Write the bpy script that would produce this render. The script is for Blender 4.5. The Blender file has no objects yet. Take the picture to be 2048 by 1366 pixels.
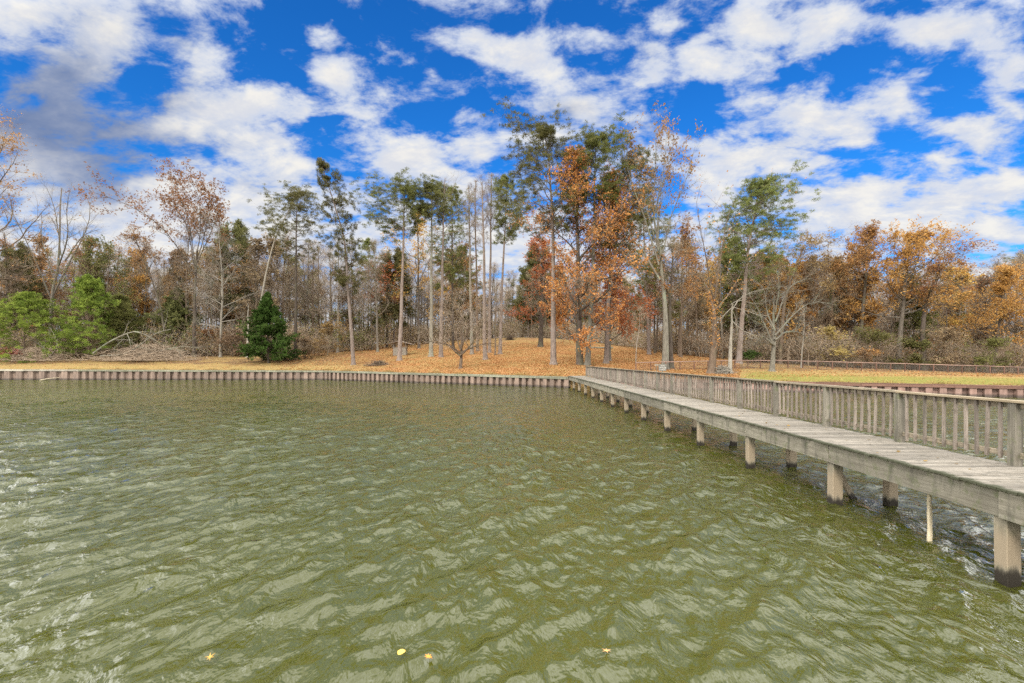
import bpy, math, time
import numpy as np
T0 = time.time()
C = bpy.context.scene.collection
R_ = math.radians
F, CX, CY, H = 1024.0, 1010.0, 719.0, 3.0      # focal length (px), vanishing point and eye height of the photograph

def W(px, py, Y):
    return np.array([(px - CX) / F * Y, Y, H - (py - CY) / F * Y])

# ------------------------------------------------------------------ helpers
def link(o, parent=None):
    C.objects.link(o)
    if parent: o.parent = parent
    return o

def tag(o, label=None, cat=None, group=None, kind=None):
    if label: o['label'] = label
    if cat: o['category'] = cat
    if group: o['group'] = group
    if kind: o['kind'] = kind
    return o

def empty(name, label, cat, loc=(0, 0, 0), group=None):
    o = bpy.data.objects.new(name, None)
    o.empty_display_size = .3
    o.location = loc
    link(o)
    return tag(o, label, cat, group)

class MB:
    """collects numpy chunks of verts / quads and builds ONE mesh"""
    def __init__(s):
        s.v, s.f, s.m, s.t, s.sm, s.n = [], [], [], [], [], 0
    def add(s, v, f, mat=0, tint=0.5, smooth=False):
        v = np.asarray(v, np.float32).reshape(-1, 3); f = np.asarray(f, np.int64).reshape(-1, 4)
        s.v.append(v); s.f.append(f + s.n); s.n += len(v)
        s.m.append(np.full(len(f), mat, np.int32)); s.sm.append(np.full(len(f), smooth, bool))
        s.t.append(np.broadcast_to(np.asarray(tint, np.float32), (len(v),)).astype(np.float32))
    def box(s, lo, hi, tint=0.5, mat=0, rot=None, taper=0):
        x0, y0, z0 = lo; x1, y1, z1 = hi
        v = np.array([(x0, y0, z0), (x1, y0, z0), (x1, y1, z0), (x0, y1, z0), (x0, y0, z1), (x1, y0, z1), (x1, y1, z1), (x0, y1, z1)], float)
        if rot is not None:
            c = (v.min(0) + v.max(0)) / 2; v = (v - c) @ np.asarray(rot).T + c
        f = [(0, 3, 2, 1), (4, 5, 6, 7), (0, 1, 5, 4), (1, 2, 6, 5), (2, 3, 7, 6), (3, 0, 4, 7)]
        s.add(v, f, mat, tint)
    def beam(s, a, b, w, h, tint=.5, mat=0):
        a, b = np.asarray(a, float), np.asarray(b, float); d = b - a; d /= np.linalg.norm(d)
        u = np.cross(d, (0, 0, 1.)); u = u if np.linalg.norm(u) > 1e-3 else np.array([1., 0, 0]); u /= np.linalg.norm(u); n = np.cross(u, d)
        v = [p + su * u * w / 2 + sn * n * h / 2 for p in (a, b) for su, sn in ((-1, -1), (1, -1), (1, 1), (-1, 1))]
        s.add(v, [(3, 2, 1, 0), (4, 5, 6, 7), (0, 1, 5, 4), (1, 2, 6, 5), (2, 3, 7, 6), (3, 0, 4, 7)], mat, tint)
    def tubes(s, P, R, S, mat=0, tint=.5, cap=False):
        P = np.asarray(P, float); R = np.asarray(R, float)
        if P.ndim == 2: P, R = P[None], R[None]
        B, N, _ = P.shape
        if B == 0: return
        tan = np.gradient(P, axis=1); tan /= np.linalg.norm(tan, axis=2, keepdims=True) + 1e-9
        mt = tan.mean(1); ref = np.where((np.abs(mt[:, 2:3]) > .7) * np.ones((1, 3), bool), [[1., 0, 0]], [[0, 0, 1.]])
        u = np.cross(tan, ref[:, None, :]); u /= np.linalg.norm(u, axis=2, keepdims=True) + 1e-9
        w = np.cross(tan, u)
        a = np.arange(S) / S * 2 * np.pi
        v = P[:, :, None] + R[:, :, None, None] * (np.cos(a)[None, None, :, None] * u[:, :, None] + np.sin(a)[None, None, :, None] * w[:, :, None])
        b, n, k = np.meshgrid(np.arange(B), np.arange(N - 1), np.arange(S), indexing='ij')
        k2 = (k + 1) % S; base = b * N * S
        f = np.stack([base + n * S + k, base + n * S + k2, base + (n + 1) * S + k2, base + (n + 1) * S + k], -1)
        s.add(v, f, mat, tint if np.ndim(tint) == 0 else np.repeat(tint, N * S), True)
    def leaves(s, c, rng, la, lb, mat=0, tint=None, flat=0., axis=None):
        """rhombic blades at centres c: half length la, half width lb"""
        n = len(c)
        if n == 0: return
        a = rng.normal(size=(n, 3)) if axis is None else axis + rng.normal(size=(n, 3)) * .45
        a[:, 2] *= (1 - flat); a /= np.linalg.norm(a, axis=1, keepdims=True)
        b = rng.normal(size=(n, 3)); b[:, 2] *= (1 - flat); b -= a * (a * b).sum(1, keepdims=True); b /= np.linalg.norm(b, axis=1, keepdims=True) + 1e-9
        k = rng.uniform(.65, 1.35, (n, 1)); a = a * la * k; b = b * lb * k
        v = np.stack([c - a, c - b + a * .15, c + a, c + b + a * .15], 1)
        t = rng.random(n) if tint is None else tint
        s.add(v, np.arange(4 * n).reshape(-1, 4), mat, np.repeat(t, 4))
    def build(s, name, mats, parent=None):
        me = bpy.data.meshes.new(name)
        v = np.concatenate(s.v); f = np.concatenate(s.f)
        me.vertices.add(len(v)); me.vertices.foreach_set('co', v.ravel())
        me.loops.add(len(f) * 4); me.loops.foreach_set('vertex_index', f.ravel().astype(np.int32))
        me.polygons.add(len(f)); me.polygons.foreach_set('loop_start', np.arange(len(f), dtype=np.int32) * 4)
        me.polygons.foreach_set('material_index', np.concatenate(s.m)); me.polygons.foreach_set('use_smooth', np.concatenate(s.sm))
        at = me.attributes.new('tint', 'FLOAT', 'POINT'); at.data.foreach_set('value', np.concatenate(s.t))
        for m in (mats if isinstance(mats, (list, tuple)) else [mats]): me.materials.append(m)
        me.update(calc_edges=True)
        return link(bpy.data.objects.new(name, me), parent)

# ------------------------------------------------------------------ materials
class NT:
    def __init__(s, tree): s.t = tree; s.n = tree.nodes; s.l = tree.links
    def __call__(s, typ, **kw):
        n = s.n.new(typ)
        for k, v in kw.items():
            if k.startswith('i_'):
                key = k[2:]; key = int(key) if key.isdigit() else key.replace('_', ' ')
                if hasattr(v, 'bl_rna') and hasattr(v, 'is_output'): s.l.new(v, n.inputs[key])
                else: n.inputs[key].default_value = v
            else: setattr(n, k, v)
        return n
    def math(s, op, a, b=None, c=None, clamp=False):
        n = s.n.new('ShaderNodeMath'); n.operation = op; n.use_clamp = clamp
        for i, x in enumerate((a, b, c)):
            if x is None: continue
            if hasattr(x, 'is_output'): s.l.new(x, n.inputs[i])
            else: n.inputs[i].default_value = x
        return n.outputs[0]
    def mix(s, f, a, b, typ='MIX'):
        n = s.n.new('ShaderNodeMix'); n.data_type = 'RGBA'; n.blend_type = typ
        for i, x in ((0, f), (6, a), (7, b)):
            if hasattr(x, 'is_output'): s.l.new(x, n.inputs[i])
            else: n.inputs[i].default_value = x if i == 0 else (*x[:3], 1)
        return n.outputs[2]
    def ramp(s, f, stops):
        n = s.n.new('ShaderNodeValToRGB'); e = n.color_ramp.elements
        while len(e) < len(stops): e.new(.5)
        for k, (p, c) in enumerate(stops):
            e[k].position = p; e[k].color = (*c, 1) if len(c) == 3 else c
        s.l.new(f, n.inputs[0]); return n.outputs[0]
    def noise(s, vec, scale, detail=4, rough=.55, dist=0, dim='3D'):
        n = s.n.new('ShaderNodeTexNoise'); n.noise_dimensions = dim
        n.inputs['Scale'].default_value = scale; n.inputs['Detail'].default_value = detail
        n.inputs['Roughness'].default_value = rough; n.inputs['Distortion'].default_value = dist
        if vec is not None: s.l.new(vec, n.inputs['Vector'])
        return n.outputs['Fac']
    def scaled(s, vec, sc, loc=(0, 0, 0), rot=(0, 0, 0)):
        n = s.n.new('ShaderNodeMapping'); n.inputs['Scale'].default_value = sc; n.inputs['Location'].default_value = loc; n.inputs['Rotation'].default_value = rot
        s.l.new(vec, n.inputs['Vector']); return n.outputs[0]
    def sstep(s, x, a, b):
        n = s.n.new('ShaderNodeMapRange'); n.interpolation_type = 'SMOOTHSTEP'
        s.l.new(x, n.inputs[0]); n.inputs[1].default_value = a; n.inputs[2].default_value = b
        return n.outputs[0]

def newmat(name):
    m = bpy.data.materials.new(name); m.use_nodes = True
    t = NT(m.node_tree); t.n.clear()
    out = t('ShaderNodeOutputMaterial')
    return m, t, out

def leaf_mat(name, cols, transl=.3):
    m, t, out = newmat(name)
    a = t('ShaderNodeAttribute', attribute_name='tint')
    oi = t('ShaderNodeObjectInfo')
    c = t.ramp(a.outputs['Fac'], [(i / (len(cols) - 1), x) for i, x in enumerate(cols)])
    hv = t('ShaderNodeHueSaturation', i_Color=c)
    t.l.new(t.math('MULTIPLY_ADD', oi.outputs['Random'], .34, .85), hv.inputs['Value'])
    t.l.new(t.math('MULTIPLY_ADD', oi.outputs['Random'], .03, .485), hv.inputs['Hue'])
    d = t('ShaderNodeBsdfDiffuse', i_Color=hv.outputs[0]); tr = t('ShaderNodeBsdfTranslucent', i_Color=hv.outputs[0])
    mx = t('ShaderNodeMixShader', i_0=transl); t.l.new(d.outputs[0], mx.inputs[1]); t.l.new(tr.outputs[0], mx.inputs[2])
    t.l.new(mx.outputs[0], out.inputs[0]); return m

def bark_mat(name, c0, c1, c2=None, scale=1.):
    m, t, out = newmat(name)
    g = t('ShaderNodeNewGeometry'); oi = t('ShaderNodeObjectInfo')
    n1 = t.noise(t.scaled(g.outputs['Position'], (9 * scale, 9 * scale, 1.6 * scale)), 1, 5, .65)
    n2 = t.noise(t.scaled(g.outputs['Position'], (.9, .9, .5)), 1, 2)
    c = t.ramp(n1, [(.3, c0), (.7, c1)])
    if c2: c = t.mix(t.sstep(n2, .5, .68), c, c2)
    hv = t('ShaderNodeHueSaturation', i_Color=c); t.l.new(t.math('MULTIPLY_ADD', oi.outputs['Random'], .5, .75), hv.inputs['Value'])
    b = t('ShaderNodeBump', i_Strength=.6, i_Distance=.04, i_Height=n1)
    p = t('ShaderNodeBsdfDiffuse', i_Color=hv.outputs[0], i_Normal=b.outputs[0])
    t.l.new(p.outputs[0], out.inputs[0]); return m

L = dict(
    orange=leaf_mat('orange_leaf', [(.21, .075, .028), (.36, .135, .044), (.47, .195, .062), (.52, .28, .11)]),
    copper=leaf_mat('copper_leaf', [(.16, .078, .034), (.30, .148, .054), (.41, .22, .085)]),
    rust=leaf_mat('rust_leaf', [(.12, .066, .034), (.235, .122, .052), (.34, .19, .082)]),
    gold=leaf_mat('gold_leaf', [(.24, .13, .04), (.39, .205, .055), (.48, .265, .075), (.50, .34, .12)]),
    straw=leaf_mat('straw_leaf', [(.18, .12, .045), (.30, .21, .075), (.40, .30, .12)]),
    olive=leaf_mat('olive_leaf', [(.075, .075, .026), (.13, .135, .042), (.20, .19, .065)]),
    pine=leaf_mat('pine_needle', [(.066, .075, .024), (.134, .145, .045), (.21, .213, .075)]),
    darkpine=leaf_mat('dark_pine_needle', [(.060, .061, .024), (.118, .116, .042), (.19, .177, .068)]),
    lime=leaf_mat('bright_pine_needle', [(.065, .088, .02), (.15, .182, .032), (.255, .285, .055)]),
    cedar=leaf_mat('cedar_needle', [(.020, .036, .008), (.042, .073, .016), (.08, .115, .03)]),
    brown=leaf_mat('dry_brown_leaf', [(.12, .08, .05), (.21, .145, .085), (.30, .215, .125)]),
    red=leaf_mat('red_leaf', [(.2, .05, .04), (.38, .10, .08), (.45, .22, .14)]),
    litter=leaf_mat('litter_leaf', [(.17, .075, .026), (.31, .145, .05), (.41, .21, .082), (.49, .32, .165)]),
)
B = dict(
    pine=bark_mat('pine_bark', (.085, .066, .053), (.23, .18, .148), (.17, .14, .122)),
    grey=bark_mat('grey_bark', (.085, .07, .055), (.23, .195, .155), (.17, .165, .125)),
    pale=bark_mat('pale_bark', (.17, .15, .12), (.36, .32, .26), (.26, .235, .19)),
    dark=bark_mat('dark_bark', (.04, .032, .026), (.12, .095, .075), (.085, .075, .05)),
    brown=bark_mat('brown_bark', (.07, .05, .036), (.185, .135, .095), (.12, .10, .065)),
    twig=bark_mat('twig_bark', (.21, .16, .115), (.38, .295, .21)),
    moss=bark_mat('lichen_bark', (.09, .08, .062), (.235, .21, .165), (.19, .195, .14)),
)

def wood_mat(name, c0, c1, c2, axis, stain=None, wet=False, moss=None):
    """weathered timber, grain along the axis; stain = moss colour"""
    m, t, out = newmat(name)
    g = t('ShaderNodeNewGeometry'); at = t('ShaderNodeAttribute', attribute_name='tint')
    sc = [26, 26, 26]; sc[axis] = 1.1
    off = t('ShaderNodeVectorMath', operation='ADD', i_0=g.outputs['Position'])
    cmb = t('ShaderNodeCombineXYZ'); t.l.new(t.math('MULTIPLY', at.outputs['Fac'], 37.), cmb.inputs[axis]); t.l.new(cmb.outputs[0], off.inputs[1])
    n1 = t.noise(t.scaled(off.outputs[0], sc), 1, 6, .65, .6)
    n2 = t.noise(off.outputs[0], 1.3, 4, .6)
    n3 = t.noise(off.outputs[0], 5.5, 4, .7)
    c = t.ramp(n1, [(.25, c0), (.55, c1), (.8, c2)])
    br = t.math('MULTIPLY_ADD', at.outputs['Fac'], .42, .62)
    br2 = t.math('MULTIPLY', br, t.math('MULTIPLY_ADD', n2, .8, .6))
    hv = t('ShaderNodeHueSaturation', i_Color=c); t.l.new(br2, hv.inputs['Value'])
    c = hv.outputs[0]
    sp = t('ShaderNodeSeparateXYZ', i_0=g.outputs['Position'])
    if stain is not None:
        c = t.mix(t.math('MULTIPLY', t.sstep(n3, .50, .66), .6), c, stain)
        ns = t.noise(t.scaled(off.outputs[0], (7, 7, 1.2) if axis == 2 else (5, 5, 1.0)), 1, 4, .65)
        c = t.mix(t.math('MULTIPLY', t.sstep(ns, .50, .72), .6), c, (.05, .048, .036))
    if moss is not None:   # mossy outer board ends
        k = t.math('ADD', sp.outputs['X'], t.math('MULTIPLY', t.math('SUBTRACT', n3, .5), .35))
        mk = t.math('MULTIPLY', t.math('SUBTRACT', 1., t.sstep(k, moss, moss + .09)), .85)
        c = t.mix(mk, c, (.035, .04, .018))
    rough = .85
    if wet:
        nw = t.noise(t.scaled(off.outputs[0], (14, 14, 2.2)), 1, 4, .6)
        zz = t.math('ADD', sp.outputs['Z'], t.math('MULTIPLY', t.math('SUBTRACT', nw, .4), .26))
        c = t.mix(t.math('SUBTRACT', 1., t.sstep(zz, .10, .24)), c, (.024, .019, .013))
        c = t.mix(t.math('MULTIPLY', t.math('SUBTRACT', 1., t.sstep(zz, .55, .85)), t.sstep(zz, .14, .26)), c, (.26, .205, .138))
    bp = t('ShaderNodeBump', i_Strength=.5, i_Distance=.008, i_Height=n1)
    p = t('ShaderNodeBsdfPrincipled', i_Base_Color=c, i_Roughness=rough, i_Normal=bp.outputs[0]); p.inputs['Specular IOR Level'].default_value = .25
    t.l.new(p.outputs[0], out.inputs[0]); return m

M = {}
M['deck'] = wood_mat('deck_board_wood', (.125, .108, .086), (.255, .225, .182), (.37, .33, .275), 0, stain=(.15, .13, .10), moss=6.70)
M['beam'] = wood_mat('beam_wood', (.14, .12, .088), (.265, .237, .18), (.365, .33, .26), 1, stain=(.10, .11, .05))
M['rail'] = wood_mat('rail_wood', (.15, .12, .082), (.27, .22, .155), (.38, .32, .235), 1, stain=(.09, .10, .05))
M['newrail'] = wood_mat('newer_rail_wood', (.30, .23, .14), (.45, .36, .24), (.55, .46, .33), 1)
M['post'] = wood_mat('post_wood', (.12, .105, .08), (.22, .195, .15), (.32, .28, .225), 2, stain=(.11, .12, .055))
M['baluster'] = wood_mat('baluster_wood', (.14, .112, .088), (.25, .205, .165), (.35, .295, .24), 2, stain=(.11, .09, .065))
M['pile'] = wood_mat('pile_wood', (.15, .125, .085), (.27, .235, .17), (.36, .31, .235), 2, stain=(.13, .14, .07), wet=True)
M['cap'] = wood_mat('wall_cap_wood', (.17, .165, .115), (.28, .27, .195), (.38, .36, .28), 0, stain=(.14, .16, .07))
M['palecap'] = wood_mat('pale_wall_cap', (.30, .27, .21), (.42, .38, .30), (.5, .46, .38), 0)
M['browncap'] = wood_mat('brown_wall_cap', (.12, .06, .04), (.20, .11, .08), (.27, .16, .12), 0)
M['shed'] = wood_mat('old_shed_wood', (.10, .08, .06), (.2, .165, .13), (.3, .26, .21), 2)
M['stake'] = wood_mat('peeled_stake', (.30, .24, .15), (.5, .42, .28), (.62, .55, .42), 2)
M['rustrail'] = wood_mat('fence_rail_brown', (.19, .115, .085), (.31, .205, .16), (.41, .295, .235), 0)
M['rustpost'] = wood_mat('fence_post_brown', (.10, .05, .035), (.17, .09, .06), (.22, .13, .09), 2)

def sheet_mat(name, c0, c1):
    m, t, out = newmat(name)
    g = t('ShaderNodeNewGeometry'); at = t('ShaderNodeAttribute', attribute_name='tint')
    n = t.noise(t.scaled(g.outputs['Position'], (4, 4, .7)), 1, 5, .65)
    n2 = t.noise(g.outputs['Position'], 2.2, 3)
    c = t.ramp(n, [(.3, c0), (.7, c1)])
    hv = t('ShaderNodeHueSaturation', i_Color=c); t.l.new(t.math('MULTIPLY_ADD', at.outputs['Fac'], .45, .72), hv.inputs['Value'])
    sp = t('ShaderNodeSeparateXYZ', i_0=g.outputs['Position'])
    zz = t.math('ADD', sp.outputs['Z'], t.math('MULTIPLY', n2, .2))
    c = t.mix(t.math('MULTIPLY', t.math('SUBTRACT', 1., t.sstep(zz, .2, .42)), .8), hv.outputs[0], (.035, .028, .02))
    p = t('ShaderNodeBsdfPrincipled', i_Base_Color=c, i_Roughness=.7)
    t.l.new(p.outputs[0], out.inputs[0]); return m
M['sheet'] = sheet_mat('sheet_piling', (.12, .08, .058), (.27, .19, .14))
M['sheet_brown'] = sheet_mat('brown_sheet_piling', (.17, .095, .07), (.33, .21, .165))

def plain(name, c, rough=.7, metal=0):
    m, t, out = newmat(name)
    g = t('ShaderNodeNewGeometry'); n = t.noise(g.outputs['Position'], 6, 4)
    hv = t('ShaderNodeHueSaturation', i_Color=(*c, 1)); t.l.new(t.math('MULTIPLY_ADD', n, .8, .6), hv.inputs['Value'])
    p = t('ShaderNodeBsdfPrincipled', i_Base_Color=hv.outputs[0], i_Roughness=rough, i_Metallic=metal)
    t.l.new(p.outputs[0], out.inputs[0]); return m
M['wire'] = plain('fence_wire', (.11, .095, .08), .5)
M['roof'] = plain('weathered_roof', (.27, .21, .165))
M['paint'] = plain('worn_white_paint', (.42, .40, .36))
M['signboard'] = plain('grey_sign_board', (.13, .125, .10))
M['stone'] = plain('pale_block', (.22, .185, .14))

# ------------------------------------------------------------------ terrain
SHORE = [(-400, 76.), (-26.7, 75.), (6.7, 54.), (9.2, 54.6), (40.5, 40.), (62, 30.), (300, 30.)]
SX, SY = np.array([p[0] for p in SHORE]), np.array([p[1] for p in SHORE])
def shore(x): return np.interp(x, SX, SY)

CTRL = [(-260, 738, 82), (-60, 739, 77), (0, 739, 76), (300, 740, 76), (600, 741, 75.5), (640, 741, 74.5), (900, 748, 62.5), (1140, 753, 55),
        (0, 722, 86), (300, 722, 87), (470, 716, 90), (590, 717, 90), (700, 730, 79), (690, 705, 100), (800, 712, 88), (800, 697, 108),
        (930, 737, 68), (862, 712, 84), (970, 717, 79), (1000, 706, 88), (940, 694, 105), (1050, 675, 124), (980, 684, 118), (1107, 729, 66),
        (1085, 690, 106), (1155, 712, 80), (1212, 726, 69), (1180, 692, 108), (1260, 702, 98), (1298, 708, 90), (1330, 738, 63), (1400, 716, 84),
        (1422, 747, 58.5), (1460, 745, 60), (1544, 741, 62), (1500, 727, 80), (1700, 737, 76), (1900, 744, 74), (2048, 750, 70), (2048, 744, 90), (1800, 739, 92),
        (1700, 767, 46.5), (1850, 770, 42.8), (2048, 773.5, 40.3), (2300, 775, 36), (1560, 761, 51), (1300, 757, 54.5),
        (2300, 752, 70), (2300, 745, 95)]
WP = [W(*c) for c in CTRL]
# ground far behind the wood: gently rising
WP += [np.array(p, float) for p in [(-200, 110, 5.), (-120, 200, 7.), (0, 210, 9.5), (120, 200, 3.5), (160, 110, 1.5), (-300, 300, 9), (0, 320, 10), (300, 300, 6), (40, 140, 6.), (-60, 150, 6.5)]]
WP = np.array(WP)
def _k(r): return np.where(r > 1e-9, r * r * np.log(r + 1e-9), 0.)
_S = 50.
def _fit():
    q = WP[:, :2] / _S; n = len(q)
    K = _k(np.linalg.norm(q[:, None] - q[None], axis=2)) + np.eye(n) * .02
    Pm = np.c_[np.ones(n), q]
    A = np.block([[K, Pm], [Pm.T, np.zeros((3, 3))]])
    return np.linalg.solve(A, np.r_[WP[:, 2], 0, 0, 0])
_Wt = _fit()
def ground(x, y):
    x = np.asarray(x, float); y = np.asarray(y, float); sh = x.shape
    q = np.stack([np.clip(x.ravel(), -320, 320), np.clip(y.ravel(), 25, 330)], 1) / _S; n = len(WP)
    out = np.empty(len(q))
    for i in range(0, len(q), 20000):
        s = q[i:i + 20000]
        out[i:i + 20000] = _k(np.linalg.norm(s[:, None] - WP[None, :, :2] / _S, axis=2)) @ _Wt[:n] + _Wt[n] + s @ _Wt[n + 1:]
    return out.reshape(sh)
def hit(px, py, ymin=38, ymax=190):
    """the ground point seen at a pixel of the photograph"""
    ys = np.linspace(ymin, ymax, 900); xs = (px - CX) / F * ys
    ok = ys > shore(xs) + .3
    zr = H - (py - CY) / F * ys
    below = (zr <= ground(xs, ys)) & ok
    i = int(np.argmax(below)) if below.any() else int(np.argmin(np.where(ok, np.abs(zr - ground(xs, ys)), 9e9)))
    return float(ys[i])
def at(px, Y):
    x = (px - CX) / F * Y
    return np.array([x, Y, float(ground(x, Y))])

def build_ground():
    xs = np.unique(np.r_[np.linspace(-900, -150, 16), np.arange(-150, 150, 1.0), np.linspace(150, 900, 16)])
    k = np.r_[np.arange(0, 60, .8), np.arange(60, 160, 2.5), np.geomspace(160, 900, 14)]
    X = np.repeat(xs[:, None], len(k) + 3, 1); Yv = np.empty_like(X); Z = np.empty_like(X)
    s = shore(xs)
    Yv[:, 0] = -400; Z[:, 0] = -3; Yv[:, 1] = s - 4; Z[:, 1] = -3; Yv[:, 2] = s + .52; Z[:, 2] = -2
    Yv[:, 3:] = s[:, None] + .56 + k[None]
    g = ground(X[:, 3:], Yv[:, 3:])
    rng = np.random.default_rng(5)
    g += rng.normal(0, .025, g.shape)
    top = wall_top(xs)
    e = np.clip(k[None] / 4., 0, 1)
    Z[:, 3:] = g * e + (top[:, None] - .06) * (1 - e)
    n, m = X.shape
    i, j = np.meshgrid(np.arange(n - 1), np.arange(m - 1), indexing='ij')
    f = np.stack([i * m + j, (i + 1) * m + j, (i + 1) * m + j + 1, i * m + j + 1], -1)
    mb = MB(); mb.add(np.stack([X, Yv, Z], -1), f, 0, .5, True)
    # how green: short grass on the right bank and in a strip behind the left wall
    o = mb
    d = Yv - shore(X)
    px = CX + X / np.maximum(Yv, 20) * F
    gr = np.zeros_like(X)
    gr += np.clip((px - 1440) / 60, 0, 1) * np.clip(1.2 - d / 22, 0, 1) * 1.05
    gr += np.clip((790 - px) / 130, 0, 1) * np.clip(1.2 - d / 11, 0, 1) * .50
    gr += np.exp(-((px - 800) / 70) ** 2 - ((d - 24) / 9) ** 2) * .35
    gr = np.clip(gr, 0, 1)
    lit = np.clip((px - 650) / 160, 0, 1) * np.clip((1440 - px) / 120, 0, 1) * np.clip((75 - d) / 25, 0, 1)
    mb.t = [gr.ravel().astype(np.float32)]
    m_, t, out = newmat('ground_cover')
    gpos = t('ShaderNodeNewGeometry').outputs['Position']
    at_ = t('ShaderNodeAttribute', attribute_name='tint'); at2 = t('ShaderNodeAttribute', attribute_name='litter')
    v = t('ShaderNodeTexVoronoi', i_Scale=9.); v.inputs['Randomness'].default_value = 1; t.l.new(gpos, v.inputs['Vector'])
    sepc = t('ShaderNodeSeparateColor'); t.l.new(v.outputs['Color'], sepc.inputs[0])
    leafc = t.ramp(sepc.outputs[0], [(0, (.095, .045, .02)), (.25, (.225, .105, .038)), (.6, (.325, .16, .06)), (1, (.43, .255, .12))])
    n1 = t.noise(gpos, .35, 5, .6); n2 = t.noise(gpos, 9, 4, .7); n3 = t.noise(gpos, .09, 3, .5)
    grass = t.ramp(n2, [(.3, (.09, .092, .026)), (.55, (.185, .185, .052)), (.75, (.28, .265, .09))])
    dry = t.ramp(n2, [(.3, (.15, .105, .042)), (.6, (.29, .21, .085)), (.8, (.39, .30, .14))])
    duff = t.ramp(n2, [(.3, (.06, .04, .025)), (.7, (.19, .125, .07))])
    c = t.mix(at2.outputs['Fac'], duff, leafc)
    c = t.mix(t.math('MULTIPLY', t.sstep(t.math('ADD', n1, t.math('MULTIPLY', n3, .3)), .56, .74), .75), c, dry)
    gm = t.math('ADD', t.math('MULTIPLY', at_.outputs['Fac'], 1.25), t.math('MULTIPLY', t.math('SUBTRACT', n1, .5), .9))
    c = t.mix(t.sstep(gm, .15, .45), c, dry)
    c = t.mix(t.sstep(gm, .5, .95), c, grass)
    # worn patches of bare soil
    n4 = t.noise(gpos, .6, 5, .65)
    c = t.mix(t.math('MULTIPLY', t.sstep(n4, .58, .72), .6), c, (.17, .105, .058))
    # fallen leaves dotted over the grass too
    c = t.mix(t.math('MULTIPLY', t.math('GREATER_THAN', sepc.outputs[1], .82), .75), c, leafc)
    b = t('ShaderNodeBump', i_Strength=.7, i_Distance=.05, i_Height=sepc.outputs[2])
    p = t('ShaderNodeBsdfDiffuse', i_Color=c, i_Normal=b.outputs[0]); t.l.new(p.outputs[0], out.inputs[0])
    ob = mb.build('ground', m_)
    a = ob.data.attributes.new('litter', 'FLOAT', 'POINT'); a.data.foreach_set('value', lit.ravel().astype(np.float32))
    tag(ob, kind='structure')

def wall_top(x):
    return np.interp(x, [-80, -62, -27, 6.7, 9.2, 40, 80], [1.54, 1.48, 1.34, 1.13, 1.02, .90, .85])

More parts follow.
